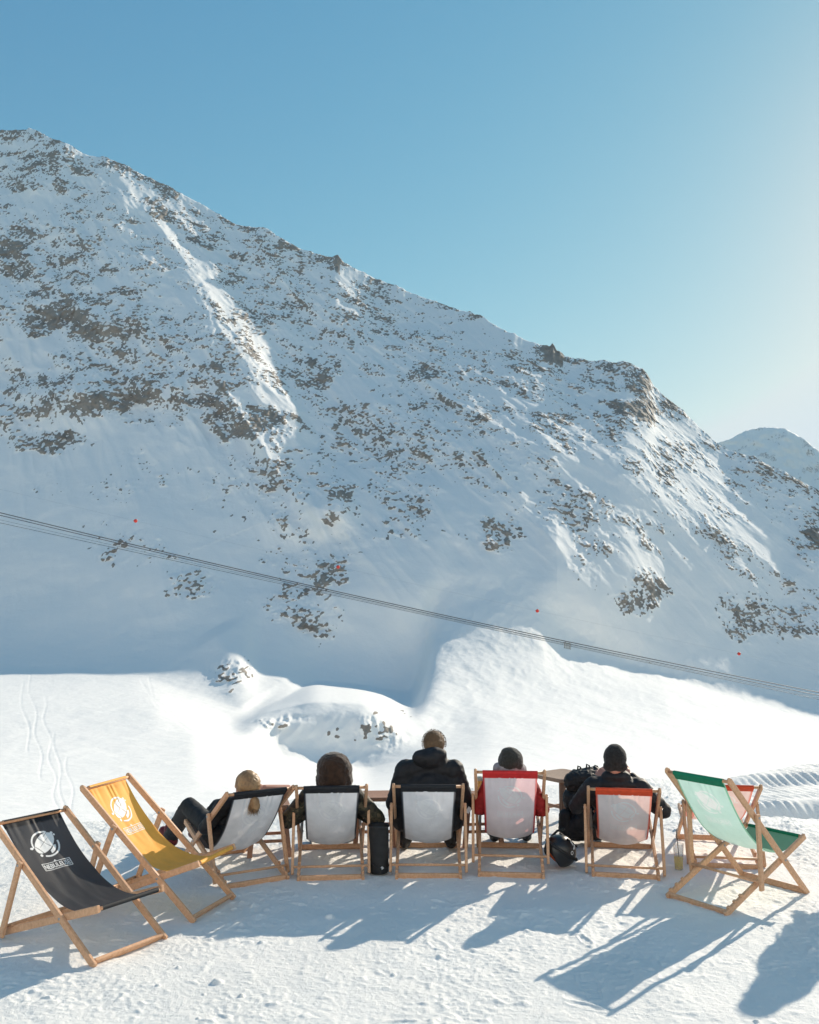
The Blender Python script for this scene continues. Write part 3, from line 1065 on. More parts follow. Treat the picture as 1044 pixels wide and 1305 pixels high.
SPECS = [
    ('black', -2.195, 6.396, -2.132, 1.021, .158, False, 'empty black deck chair with white globe emblem and lettering, nearest at the left edge', .012, True),
    ('yellow', -1.881, 7.131, -1.882, .976, .12, False, 'empty yellow deck chair behind the black one, canvas glowing in the sun', .012, True),
    ('black', -1.477, 8.066, .558, 1.021, .128, True, 'white backed deck chair turned left under the blond person lying back'),
    ('black', -.678, 8.258, .083, 1.018, .124, True, 'white backed black hemmed deck chair under the person with a brown hood'),
    ('black', .163, 8.313, -.016, 1.018, .12, True, 'white backed black hemmed deck chair under the broad man in black jacket'),
    ('red', .873, 8.32, -.087, .983, .224, True, 'red hemmed deck chair under the person in grey knit hat, set more upright'),
    ('orange', 1.849, 8.304, -.178, 1.026, .094, True, 'orange hemmed deck chair under the person in black knit hat'),
    ('orange', 2.769, 8.608, -.152, 1.033, .088, False, 'empty orange deck chair standing half hidden behind the green one'),
    ('green', 2.495, 7.336, -.975, .945, .379, False, 'empty green deck chair with pale back facing away to the right'),
]
built = [deck_chair(*sp) for sp in SPECS]
# ------------------------------------------------------------------ people
def blob(name, prims, voxel, smooth, mat, parent, wrinkle=None, seed=0):
    """One continuous skin grown round tapered limbs and lumps."""
    bm = bmesh.new()
    for p in prims:
        if p[0] == 'c':
            add_capsule(bm, p[1], p[2], p[3], p[4])
        else:
            add_ellipsoid(bm, p[1], p[2], p[3] if len(p) > 3 else None)
    me = bpy.data.meshes.new(name)
    bmesh.ops.recalc_face_normals(bm, faces=bm.faces[:])
    bm.to_mesh(me)
    bm.free()
    ob = bpy.data.objects.new(name, me)
    COL.objects.link(ob)
    rm = ob.modifiers.new('r', 'REMESH')
    rm.mode = 'VOXEL'
    rm.voxel_size = voxel
    sm = ob.modifiers.new('s', 'SMOOTH')
    sm.factor = 0.5
    sm.iterations = smooth
    dg = bpy.context.evaluated_depsgraph_get()
    m2 = bpy.data.meshes.new_from_object(ob.evaluated_get(dg))
    ob.modifiers.clear()
    ob.data = m2
    bpy.data.meshes.remove(me)
    m2.name = name
    n = len(m2.vertices)
    if wrinkle:
        amp, sc = wrinkle
        co = np.empty(n * 3, np.float32); m2.vertices.foreach_get('co', co)
        no = np.empty(n * 3, np.float32); m2.vertices.foreach_get('normal', no)
        co = co.reshape(-1, 3); no = no.reshape(-1, 3)
        f = ridged(co[:, 0] / sc + seed, co[:, 1] / sc, co[:, 2] / (sc * 0.7), 3, seed) - 0.62
        f2 = fbm(co[:, 0] / (sc * 2.2), co[:, 1] / (sc * 2.2), co[:, 2] / (sc * 2.2) + seed, 2, seed + 3)
        co = co + no * ((f * 1.1 + 0.9 * f2) * amp)[:, None]
        m2.vertices.foreach_set('co', co.ravel())
        m2.update()
    m2.materials.clear()
    m2.materials.append(mat)
    m2.polygons.foreach_set('use_smooth', np.ones(len(m2.polygons), bool))
    if parent:
        ob.parent = parent
    return ob


M_SKIN = simple_mat('skin', (0.52, 0.27, 0.20), (0.46, 0.22, 0.16), 25, 0.5, 0.05, 200)
M_EYE = simple_mat('eye_white', (0.6, 0.58, 0.55), (0.5, 0.48, 0.46), 30, 0.2)
M_BLACKCLOTH = simple_mat('black_shell_cloth', (0.012, 0.0125, 0.015), (0.022, 0.022, 0.025), 14, 0.62, 0.15, 300, 0.3)
M_DARKTROUSER = simple_mat('dark_trouser_cloth', (0.016, 0.016, 0.017), (0.03, 0.03, 0.031), 12, 0.7, 0.15, 300)
M_BROWNHOOD = simple_mat('brown_fleece', (0.055, 0.028, 0.016), (0.022, 0.012, 0.008), 18, 0.85, 0.3, 250, 0.1, None, 0.35)
M_REDCLOTH = simple_mat('red_shell_cloth', (0.36, 0.022, 0.02), (0.26, 0.016, 0.016), 14, 0.6, 0.15, 300)
M_GREYKNIT = simple_mat('grey_green_knit', (0.045, 0.042, 0.036), (0.028, 0.026, 0.022), 60, 0.9, 0.6, 180, 0.1, None, 0.3)
M_BLACKKNIT = simple_mat('black_knit', (0.034, 0.031, 0.030), (0.016, 0.015, 0.015), 60, 0.9, 0.6, 180, 0.1, None, 0.2)
M_SCARF = simple_mat('pale_grey_fleece', (0.34, 0.31, 0.33), (0.24, 0.22, 0.23), 22, 0.9, 0.4, 160)
M_BLOND = simple_mat('blond_hair', (0.42, 0.26, 0.13), (0.17, 0.095, 0.045), 14, 0.5, 0.3, 90, 0.4)
M_SHORTHAIR = simple_mat('short_fair_hair', (0.20, 0.118, 0.06), (0.11, 0.065, 0.034), 90, 0.6, 0.5, 300)
M_BROWNHAIR = simple_mat('brown_hair', (0.05, 0.03, 0.02), (0.03, 0.018, 0.012), 40, 0.5, 0.5, 120)
M_BOOT = simple_mat('boot_leather', (0.02, 0.019, 0.018), (0.035, 0.032, 0.03), 20, 0.55, 0.1, 100)
M_REDBOOT = simple_mat('dark_red_boot', (0.16, 0.02, 0.025), (0.08, 0.012, 0.015), 20, 0.5, 0.1, 100)
M_PAPER = simple_mat('white_paper', (0.8, 0.8, 0.78), (0.74, 0.74, 0.72), 40, 0.7)


def camo_mat():
    m, nt, out = new_mat('camouflage_cloth')
    b = N(nt, 'BsdfPrincipled', Roughness=0.7)
    tc = N(nt, 'TexCoord')
    no = N(nt, 'TexNoise', Scale=17.0, Detail=3.0, Distortion=0.6)
    L(nt, tc, 'Object', no, 'Vector')
    r = ramp(nt, [(0.3, (0.012, 0.011, 0.009)), (0.46, (0.055, 0.045, 0.024)), (0.54, (0.024, 0.026, 0.014)), (0.62, (0.11, 0.088, 0.05))])
    r.color_ramp.interpolation = 'CONSTANT'
    L(nt, no, 'Fac', r, 'Fac')
    L(nt, r, 'Color', b, 'Base Color')
    L(nt, b, 'BSDF', out, 'Surface')
    return m


M_CAMO = camo_mat()


def V(*a):
    return Vector(a)


def hand_prims(wr, d, n, side, curl=0.5):
    """Palm, four unequal bent fingers and a thumb. d: wrist to knuckles, n: out of the palm's back, side: +1 right, -1 left."""
    d = d.normalized()
    n = (n - d * n.dot(d)).normalized()
    t = d.cross(n).normalized() * side      # towards the thumb
    pr = []
    for k in (-1, -.33, .33, 1):
        pr.append(('c', wr + t * (0.012 * k), 0.017, wr + d * 0.085 + t * (0.030 * k), 0.0135))
    ln = (0.066, 0.082, 0.088, 0.078)       # little finger first
    for i, k in enumerate((-1, -.33, .33, 1)):
        base = wr + d * 0.088 + t * (0.031 * k)
        a1, a2, a3 = curl * 0.6, curl * 1.3, curl * 1.9
        d1 = (d * math.cos(a1) - n * math.sin(a1)); d2 = (d * math.cos(a2) - n * math.sin(a2)); d3 = (d * math.cos(a3) - n * math.sin(a3))
        p1 = base + d1 * ln[i] * 0.46 + t * 0.003 * k
        p2 = p1 + d2 * ln[i] * 0.31
        p3 = p2 + d3 * ln[i] * 0.23
        pr += [('c', base, 0.0102, p1, 0.0094), ('c', p1, 0.0094, p2, 0.0088), ('c', p2, 0.0088, p3, 0.0076)]
    b = wr + d * 0.025 + t * 0.024
    p1 = b + (d * 0.6 + t * 0.75 - n * 0.25).normalized() * 0.042
    p2 = p1 + (d * 0.85 + t * 0.35 - n * 0.4).normalized() * 0.032
    pr += [('c', b, 0.0155, p1, 0.012), ('c', p1, 0.012, p2, 0.0095)]
    return pr


def head_prims(hc, f, up, neck):
    f = f.normalized(); up = (up - f * up.dot(f)).normalized(); r = f.cross(up)
    M = Matrix((r, f, up)).transposed()

    def p(x, y, z):
        return hc + r * x + f * y + up * z
    pr = [('e', p(0, -0.012, 0.025), (0.074, 0.094, 0.092), M), ('e', p(0, 0.022, -0.045), (0.058, 0.068, 0.072), M),
          ('e', p(0, 0.058, -0.095), (0.026, 0.024, 0.020), M),                                   # chin
          ('c', p(0, 0.088, 0.008), 0.010, p(0, 0.106, -0.028), 0.0145),                          # nose
          ('c', p(-0.036, 0.078, 0.024), 0.011, p(0.036, 0.078, 0.024), 0.011),                   # brow
          ('e', p(0, 0.083, -0.058), (0.024, 0.012, 0.006), M), ('e', p(0, 0.080, -0.070), (0.020, 0.012, 0.007), M),   # lips
          ('e', p(-0.043, 0.060, -0.018), (0.02, 0.02, 0.02), M), ('e', p(0.043, 0.060, -0.018), (0.02, 0.02, 0.02), M),
          ('e', p(-0.077, -0.008, -0.010), (0.009, 0.018, 0.031), M), ('e', p(0.077, -0.008, -0.010), (0.009, 0.018, 0.031), M),
          ('c', neck, 0.062, p(0, -0.022, -0.055), 0.056)]
    return pr, p, M


def person(chair, label, J, cfg):
    """A seated figure; J holds its joints in the chair's frame (y forward, measured from the rear foot)."""
    root_c, F, B = chair
    root = empty('person', root_c.location, root_c.rotation_euler.z)
    root.location.z = 0.0
    tag(root, label, 'person', 'people sitting on the deck chairs')
    j = {k: Vector((v[0], v[1] - B / 2, v[2])) for k, v in J.items() if k not in ('face', 'up')}
    f = Vector(J['face']); up = Vector(J.get('up', (0, 0, 1)))
    hp, hpt, HM = head_prims(j['head'], f, up, j['neck'])
    pel, chs, nck = j['pelvis'], j['chest'], j['neck']
    sk = []
    sk += [('c', pel + V(-.07, 0, 0), .105, pel + V(.07, 0, 0), .105), ('c', pel, .125, chs, .125),
           ('c', chs + V(-.06, 0, 0), .105, chs + V(.06, 0, 0), .105), ('c', chs, .11, nck, .06),
           ('c', j['sl'], .055, nck.lerp(chs, .2), .065), ('c', j['sr'], .055, nck.lerp(chs, .2), .065)]
    jk, tr, bt = [], [], []
    th = cfg.get('thick', 1.0)
    jk += [('c', pel + V(-.09, 0, .02), .125 * th, pel + V(.09, 0, .02), .125 * th), ('c', pel.lerp(chs, .1), .15 * th, chs, .155 * th),
           ('c', chs + V(-.08 * th, 0, 0), .135 * th, chs + V(.08 * th, 0, 0), .135 * th), ('c', chs, .13 * th, nck - (nck - chs).normalized() * .03, .075),
           ('c', j['sl'], .078 * th, nck.lerp(chs, .25), .085 * th), ('c', j['sr'], .078 * th, nck.lerp(chs, .25), .085 * th)]
    for s, sg in (('l', -1), ('r', 1)):
        sh, el, wr = j['s' + s], j['e' + s], j['w' + s]
        sk += [('c', sh, .052, el, .040), ('c', el, .040, wr, .028)]
        hd = Vector(J.get('hd' + s, tuple(wr - el))); hn = Vector(J.get('hn' + s, (0.2 * sg, -.3, .9)))
        sk += hand_prims(wr + hd.normalized() * 0.012, hd, hn, -sg if False else sg, cfg.get('curl', 0.5))
        a = cfg.get('arm', 1.0)
        jk += [('c', sh, .078 * th * a, el if s not in cfg.get('bare', '') else sh.lerp(el, .6), .064 * a)]
        if s not in cfg.get('bare', ''):
            jk += [('c', el, .064 * a, el.lerp(wr, .92), .046 * a)]
        else:
            pass
        hi, kn, an = j['h' + s], j['k' + s], j['a' + s]
        sk += [('c', pel + V(.07 * sg, 0, 0), .095, hi, .088), ('c', hi, .085, kn, .058), ('c', kn, .055, an, .038)]
        toe = j['t' + s]
        sk += [('c', an, .038, toe, .028)]
        tr += [('c', pel + V(.08 * sg, 0, -.01), .118, hi, .108), ('c', hi, .104, kn, .080), ('c', kn, .080, an, .070)]
        bt.append([('c', an + V(0, 0, .06), .066, an + V(0, 0, -.01), .060), ('c', an - (toe - an).normalized() * .03 + V(0, 0, -.03), .048, toe + V(0, 0, -.01), .045),
                   ('e', an + (toe - an) * .5 + V(0, 0, -.045), (.05, .13, .03), None)])
    tr += [('c', pel + V(-.08, 0, -.01), .12, pel + V(.08, 0, -.01), .12)]
    sk += hp
    body = blob('body', sk, 0.0055, 3, M_SKIN, root)
    for sx in (-1, 1):
        bm = bmesh.new()
        add_ellipsoid(bm, hpt(sx * 0.032, 0.073, 0.006), (0.0125, 0.0125, 0.0105), HM, 12, 8)
        e = finish('eye', bm, M_EYE, body)
    if cfg.get('collar'):
        cr, ct = cfg['collar']
        n0 = nck + (nck - chs).normalized() * 0.0
        for k in range(10):
            a1, a2 = 2 * math.pi * k / 10, 2 * math.pi * (k + 1) / 10
            jk.append(('c', n0 + V(cr * math.cos(a1), cr * math.sin(a1) * .9, .01), ct, n0 + V(cr * math.cos(a2), cr * math.sin(a2) * .9, .01), ct))
    jk += cfg.get('jacket_extra', lambda p, j: [])(hpt, j)
    jacket = blob('jacket', jk, 0.009, 4, cfg['jacket'], root, (0.010, 0.11), cfg.get('seed', 1))
    trousers = blob('trousers', tr, 0.010, 4, cfg['trousers'], root, (0.008, 0.10), cfg.get('seed', 1) + 9)
    for b_ in bt:
        blob('boot', b_, 0.008, 3, cfg['boots'], root)
    for nm, fn, mt, wk in cfg.get('wear', []):
        pr = fn(hpt, j)
        pr = [(p[0], p[1], p[2], HM) if p[0] == 'e' and len(p) == 3 else p for p in pr]
        blob(nm, pr, 0.006, 3, mt, root, wk, 4)
    return root, jacket, hpt, j


def tuft(name, starts, dirs, length, r, mat, parent, droop=0.0, segs=5, seed=0, toward=None):
    """Loose strands of hair."""
    rg = random.Random(seed)
    bm = bmesh.new()
    for p, d in zip(starts, dirs):
        pts = [Vector(p)]
        dd = Vector(d).normalized()
        ln = length * rg.uniform(.7, 1.1)
        for k in range(segs):
            dd = (dd + V(rg.uniform(-.12, .12), rg.uniform(-.12, .12), -droop + rg.uniform(-.05, .05))).normalized()
            pts.append(pts[-1] + dd * ln / segs)
        add_tube(bm, pts, [r * (1 - .7 * k / segs) for k in range(segs + 1)], 4, True)
    return finish(name, bm, mat, parent)


base = dict(pelvis=(0, .56, .315), chest=(0, .375, .53), neck=(0, .245, .665), head=(0, .15, .80), face=(0, 1, -.05),
            sl=(-.175, .28, .615), sr=(.175, .28, .615), el=(-.345, .36, .40), er=(.355, .36, .40), wl=(-.20, .60, .42), wr=(.20, .60, .42),
            hl=(-.11, .62, .27), hr=(.11, .62, .27), kl=(-.15, 1.04, .45), kr=(.15, 1.04, .45), al=(-.16, 1.20, .12), ar=(.16, 1.20, .12),
            tl=(-.18, 1.36, .06), tr=(.18, 1.36, .06))


def pose(**k):
    d = dict(base)
    d.update(k)
    return d


# person lying back on the left, arm behind the head
pA = person(built[2], 'blond person with a low ponytail lying back in dark clothes, one arm behind the head', pose(
    pelvis=(-.02, .57, .30), chest=(-.03, .385, .51), neck=(-.05, .235, .62), head=(-.065, .125, .745), face=(-.25, 1, .40), up=(0, -.35, 1),
    sl=(-.20, .28, .575), sr=(.13, .27, .58), el=(-.28, .46, .38), wl=(-.16, .68, .36), er=(.31, .13, .685), wr=(.085, .09, .725), hdr=(-1, -.25, .05), hnr=(0, -.8, .5),
    kl=(-.20, 1.10, .44), kr=(.06, 1.08, .40), al=(-.24, 1.46, .12), ar=(.0, 1.42, .12), tl=(-.28, 1.56, .16), tr=(-.02, 1.54, .16)),
    dict(jacket=M_BLACKCLOTH, trousers=M_DARKTROUSER, boots=M_REDBOOT, bare='r', seed=3, thick=.93, arm=.9,
         wear=[('hair', lambda p, j: [('e', p(0, -.022, .042), (.100, .110, .102)), ('e', p(0, -.055, -.02), (.088, .078, .09)), ('c', p(0.0, -.10, -.02), .034, p(.0, -.135, -.045), .030),
                                      ('c', p(.0, -.135, -.045), .036, p(.01, -.155, -.09), .038), ('c', p(.01, -.155, -.09), .036, p(.015, -.150, -.125), .018)], M_BLOND, (0.006, 0.05))]))
_p = pA[2]
st, dr = [], []
rg = random.Random(3)
for k in range(260):
    a = rg.uniform(0, 6.28); r_ = math.sqrt(rg.random()) * .034
    st.append(_p(r_ * math.cos(a), -.125 + r_ * math.sin(a) * .7, -.05)); dr.append(_p(r_ * math.cos(a) * 1.4 + .01, -.155 + r_ * math.sin(a), -.15) - st[-1])
tuft('ponytail_strands', st, dr, .115, .0018, M_BLOND, pA[0], .03, 5, 5)
st, dr = [], []
for k in range(900):        # strands drawn back over the head
    a = rg.uniform(-1.5, 1.5); b = rg.uniform(-.2, 1.3)
    st.append(_p(.089 * math.sin(a) * math.cos(b), -.02 - .098 * math.cos(a) * math.cos(b) * .9 + .03, .038 + .094 * math.sin(b)))
    dr.append(_p(0, -.13, -.04) - st[-1])
tuft('loose_hair', st, dr, .10, .0013, M_BLOND, pA[0], .0, 4, 6)

# hooded person in camouflage
pB = person(built[3], 'person in camouflage jacket with a dark brown hood pulled up', pose(
    head=(.02, .19, .82), el=(-.365, .38, .40), er=(.395, .40, .39)),
    dict(jacket=M_CAMO, trousers=M_DARKTROUSER, boots=M_BOOT, seed=5, arm=1.12,
         wear=[('hood', lambda p, j: [('e', p(.0, -.030, .025), (.152, .150, .150)), ('e', p(0.0, -.035, -.06), (.158, .145, .125)), ('e', p(0, .03, .06), (.13, .11, .105)),
                                      ('c', p(-.06, -.02, -.13), .075, p(.06, -.02, -.13), .075)], M_BROWNHOOD, (0.010, 0.09))]))

# broad man leaning forward
pC = person(built[4], 'broad man in a black jacket, short fair hair, head bowed over a rolled hood', pose(
    pelvis=(0, .55, .31), chest=(.01, .46, .64), neck=(.02, .45, .87), head=(.055, .56, .97), face=(.15, 1, -.95), up=(0, .8, 1),
    sl=(-.195, .45, .785), sr=(.22, .45, .785), el=(-.30, .47, .50), er=(.33, .53, .50), wl=(-.20, .74, .40), wr=(.24, .78, .44),
    kl=(-.21, 1.0, .48), kr=(.21, 1.0, .48), al=(-.20, .90, .12), ar=(.20, .90, .12), tl=(-.22, 1.06, .06), tr=(.22, 1.06, .06)),
    dict(jacket=M_BLACKCLOTH, trousers=M_DARKTROUSER, boots=M_BOOT, seed=8, thick=1.12, arm=1.12, collar=(.088, .062),
         jacket_extra=lambda p, j: [('e', j['neck'] + V(-.03, -.075, .035), (.135, .075, .075), None), ('e', j['neck'] + V(.04, -.05, .06), (.11, .08, .06), None),
                                    ('c', j['sl'] + V(0, 0, -.1), .10, j['pelvis'] + V(-.22, 0, .05), .11), ('c', j['sr'] + V(0, 0, -.1), .10, j['pelvis'] + V(.21, 0, .05), .11)],
         wear=[('hair', lambda p, j: [('e', p(0, -.018, .033), (.097, .112, .104)), ('e', p(0, -.040, -.005), (.090, .084, .090))], M_SHORTHAIR, (0.0015, 0.012))]))
_p = pC[2]
st, dr = [], []
rg = random.Random(9)
for k in range(900):
    a = rg.uniform(0, 6.28); b = rg.uniform(-.5, 1.5)
    st.append(_p(.104 * math.cos(a) * math.cos(b), -.018 + .116 * math.sin(a) * math.cos(b), .033 + .106 * math.sin(b)))
    dr.append(_p(.9 * math.cos(a) * math.cos(b), .2 + .5 * math.sin(a) * math.cos(b), .9 * math.sin(b) - .5) - _p(0, 0, 0))
tuft('short_hair', st, dr, .013, .0014, M_SHORTHAIR, pC[0], .1, 3, 8)
bm = bmesh.new()
add_beam(bm, V(.335, .44 - .51, .43), V(.365, .44 - .51, .475), .002, .035, (1, 0, 0), .0005)
finish('paper_tag', bm, M_PAPER, pC[0], False)

# person in red with a grey knitted hat
pD = person(built[5], 'person in a red jacket and grey knitted hat with a pale scarf', pose(
    pelvis=(0, .54, .33), chest=(0, .365, .57), neck=(.0, .25, .745), head=(.01, .205, .862), sl=(-.165, .27, .685), sr=(.165, .27, .685),
    el=(-.265, .38, .47), er=(.28, .38, .47), al=(-.12, 1.12, .12), ar=(.16, 1.16, .12), tl=(-.14, 1.27, .06), tr=(.18, 1.31, .06)),
    dict(jacket=M_REDCLOTH, trousers=M_DARKTROUSER, boots=M_BOOT, seed=12, thick=.95,
         wear=[('hat', lambda p, j: [('e', p(0, -.022, .040), (.107, .118, .113)), ('e', p(-.01, -.040, .095), (.078, .082, .062)), ('c', p(-.055, -.058, .008), .048, p(.055, -.058, .008), .048)], M_GREYKNIT, (0.004, 0.05)),
               ('scarf', lambda p, j: [('c', j['neck'] + V(.085 * math.cos(a), .112 * math.sin(a), .075 - .03 * math.sin(a)), .058, j['neck'] + V(.09 * math.cos(a + .7), .112 * math.sin(a + .7), .075 - .03 * math.sin(a + .7)), .058) for a in [k * .7 for k in range(9)]], M_SCARF, (0.006, 0.06))]))

# person in black with a black knitted hat, elbows out
pE = person(built[6], 'person in a black jacket and black knitted hat, both elbows out and hands raised', pose(
    pelvis=(-.02, .56, .31), chest=(-.04, .39, .56), neck=(-.05, .285, .735), head=(-.055, .245, .885), sl=(-.235, .29, .665), sr=(.14, .29, .665),
    el=(-.385, .46, .47), er=(.345, .45, .46), wl=(-.21, .50, .70), wr=(.075, .44, .745), hdl=(.55, .3, .6), hdr=(-.5, .2, .55), hnl=(-.6, -.7, .2), hnr=(.6, -.7, .2)),
    dict(jacket=M_BLACKCLOTH, trousers=M_DARKTROUSER, boots=M_BOOT, seed=21, thick=1.08, arm=1.1, collar=(.075, .05), curl=.8, jacket_extra=lambda p, j: [('e', j['neck'] + V(0, -.03, .035), (.125, .10, .065), None), ('e', j['neck'] + V(0, -.02, -.03), (.17, .11, .07), None)],
         wear=[('hat', lambda p, j: [('e', p(0, -.012, .040), (.098, .110, .112)), ('e', p(0, -.015, .10), (.070, .080, .055)), ('c', p(-.056, -.048, -.028), .046, p(.056, -.048, -.028), .046)], M_BLACKKNIT, (0.003, 0.04))]))

# somebody standing just outside the view on the right, whose shadow falls on the snow
_here = empty('standing_spot', (4.16, 8.30, 0), 1.0)
pF = person((_here, None, 0.0), 'person standing beyond the right edge of the view', pose(
    pelvis=(0, 0, .97), chest=(0, .01, 1.28), neck=(0, .0, 1.50), head=(0, .02, 1.65), face=(0, 1, 0), sl=(-.20, 0, 1.43), sr=(.20, 0, 1.43),
    el=(-.52, .05, 1.30), er=(.52, .05, 1.28), wl=(-.22, .18, 1.08), wr=(.24, .18, 1.05), hl=(-.10, .0, .90), hr=(.10, .0, .90), kl=(-.13, .02, .50), kr=(.13, .02, .50),
    al=(-.14, 0, .12), ar=(.14, 0, .12), tl=(-.16, .15, .06), tr=(.16, .15, .06)),
    dict(jacket=M_BLACKCLOTH, trousers=M_DARKTROUSER, boots=M_BOOT, seed=31, thick=1.5, arm=1.4,
         wear=[('hair', lambda p, j: [('e', p(0, -.018, .033), (.092, .11, .106)), ('e', p(0, -.040, -.005), (.08, .08, .085))], M_BROWNHAIR, (0.002, 0.02))]))
bpy.data.objects.remove(_here)
# ------------------------------------------------------------------ furniture and things on the snow
M_WOOD4 = simple_mat('greyed_wood', (0.36, 0.245, 0.175), (0.27, 0.18, 0.125), 6.0, 0.6, 0.15, 60, 0.3, (9, 9, 9))
M_WOOD3 = simple_mat('weathered_brown_wood', (0.24, 0.125, 0.075), (0.16, 0.08, 0.05), 6.0, 0.6, 0.15, 60, 0.3, (9, 9, 9))
def stool(X, Y, rz, label, size=(.36, .34), h=.45, spread=.05, dark=False):
    root = empty('wooden_stool', (X, Y, 0), rz)
    tag(root, label, 'stool', 'wooden stools between the deck chairs')
    w, d = size
    bm = bmesh.new()
    n = 5
    bw = w / n
    prof = []
    # one slab with rounded corners, softly dished
    pts = []
    r = .045
    for cx, cy, a0 in ((w / 2 - r, d / 2 - r, 0), (-w / 2 + r, d / 2 - r, 90), (-w / 2 + r, -d / 2 + r, 180), (w / 2 - r, -d / 2 + r, 270)):
        for k in range(6):
            a = math.radians(a0 + 18 * k)
            pts.append((cx + r * math.cos(a), cy + r * math.sin(a)))
    rings = []
    for sc, z in ((.985, h - .036), (1, h - .031), (1, h - .006), (.985, h), (.6, h - .004), (.25, h - .006)):
        rings.append([bm.verts.new((x * sc, y * sc, z)) for x, y in pts])
    m = len(pts)
    for r0, r1 in zip(rings, rings[1:]):
        for i in range(m):
            bm.faces.new((r0[i], r0[(i + 1) % m], r1[(i + 1) % m], r1[i]))
    bm.faces.new(list(reversed(rings[0])))
    bm.faces.new(rings[-1])
    finish('seat', bm, M_WOOD4 if dark else M_WOOD2, root, False)
    cor = []
    for sx, sy in ((1, 1), (-1, 1), (-1, -1), (1, -1)):
        bm = bmesh.new()
        top = (sx * (w / 2 - .05), sy * (d / 2 - .05), h - .036)
        bot = (sx * (w / 2 - .02 + spread * .3), sy * (d / 2 - .02 + spread * .3), 0.0)
        add_beam(bm, bot, top, .044, .044, (0, 1, 0), .004)
        finish('leg', bm, M_WOOD3 if dark else M_WOOD2, root, False)
        cor.append((Vector(bot).lerp(Vector(top), .34), Vector(bot).lerp(Vector(top), .52)))
    for i in range(4):
        bm = bmesh.new()
        k = i % 2
        a, b = cor[i][k], cor[(i + 1) % 4][k]
        dd = (b - a).normalized()
        add_beam(bm, a + dd * .0225, b - dd * .0225, .022, .026, (0, 0, 1), .003)
        finish('stretcher', bm, M_WOOD2, root, False)
    return root


stool(1.55, 9.62, math.radians(36), 'wooden stool with a bare pale top between the grey hat and the black hat', (.50, .48), .53, .06, True)
stool(-1.27, 8.60, math.radians(12), 'wooden stool mostly hidden behind the chair of the blond person', (.36, .34))
stool(-.33, 8.98, math.radians(4), 'wooden stool whose top edge shows between the brown hood and the broad man', (.38, .36))
stool(.66, 8.98, math.radians(8), 'wooden stool carrying a glass of beer beside the red hemmed chair', (.36, .34))


def glass_mat(name, tint=(1, 1, 1), rough=0.05):
    m, nt, out = new_mat(name)
    g = N(nt, 'BsdfGlass', Roughness=rough, IOR=1.3)
    g.inputs['Color'].default_value = rgba(tint)
    t = N(nt, 'BsdfTransparent')
    t.inputs['Color'].default_value = rgba(tuple(v * .96 for v in tint))
    d = N(nt, 'BsdfPrincipled', Roughness=0.25)
    d.inputs['Base Color'].default_value = (0.75, 0.78, 0.78, 1)
    a = N(nt, 'MixShader'); a.inputs[0].default_value = .22
    L(nt, t, 'BSDF', a, 1); L(nt, g, 'BSDF', a, 2)
    b = N(nt, 'MixShader'); b.inputs[0].default_value = .10
    L(nt, a, 'Shader', b, 1); L(nt, d, 'BSDF', b, 2)
    no = N(nt, 'TexNoise', Scale=30.0)
    bp = N(nt, 'Bump', Strength=0.05)
    L(nt, no, 'Fac', bp, 'Height'); L(nt, bp, 'Normal', g, 'Normal')
    L(nt, b, 'Shader', out, 'Surface')
    return m


def drink_mat(name, c, tr):
    m, nt, out = new_mat(name)
    d = N(nt, 'BsdfPrincipled', Roughness=0.2)
    no = N(nt, 'TexNoise', Scale=25.0)
    r = ramp(nt, [(0.3, c), (0.7, tuple(v * .85 for v in c))])
    L(nt, no, 'Fac', r, 'Fac'); L(nt, r, 'Color', d, 'Base Color')
    t = N(nt, 'BsdfTranslucent')
    t.inputs['Color'].default_value = rgba(tr)
    ms = N(nt, 'MixShader'); ms.inputs[0].default_value = .5
    L(nt, d, 'BSDF', ms, 1); L(nt, t, 'BSDF', ms, 2)
    L(nt, ms, 'Shader', out, 'Surface')
    return m


M_GLASS = glass_mat('clear_glass')
M_BEER = drink_mat('beer', (0.9, 0.56, 0.06), (1.0, 0.7, 0.12))
M_FOAM = simple_mat('foam', (0.8, 0.76, 0.62), (0.7, 0.66, 0.52), 60, 0.8)
M_YELLOWDRINK = drink_mat('yellow_drink', (0.92, 0.70, 0.06), (1.0, 0.85, 0.12))
M_BLACKPLASTIC = simple_mat('black_shell', (0.012, 0.012, 0.013), (0.02, 0.02, 0.021), 10, 0.3, 0.05, 60, 0.5)
M_BLACKNYLON = simple_mat('black_nylon', (0.014, 0.014, 0.015), (0.026, 0.026, 0.027), 16, 0.6, 0.2, 250)
M_ORANGEPAD = simple_mat('orange_padding', (0.62, 0.11, 0.02), (0.5, 0.08, 0.015), 20, 0.7)
M_WHITEMARK = simple_mat('white_mark', (0.75, 0.75, 0.74), (0.68, 0.68, 0.67), 40, 0.5)
M_STRAW = simple_mat('dark_straw', (0.06, 0.06, 0.065), (0.1, 0.1, 0.1), 40, 0.5)

# beer glass on the stool
root = empty('beer_glass', (.672, 8.93, .4465))
tag(root, 'tall glass of golden beer with foam on the stool by the red chair', 'beer glass')
bm = bmesh.new()
add_lathe(bm, [(.002, 0), (.030, 0), (.032, .004), (.039, .165), (.0395, .17), (.037, .168), (.030, .012), (.002, .011)], 28)
finish('glass', bm, M_GLASS, root)
bm = bmesh.new()
add_lathe(bm, [(.0015, .0125), (.0293, .0125), (.0355, .135), (.0015, .1355)], 24)
finish('beer', bm, M_BEER, root)
bm = bmesh.new()
add_lathe(bm, [(.0015, .136), (.0355, .136), (.0368, .166), (.030, .174), (.0015, .178)], 24)
finish('foam', bm, M_FOAM, root)

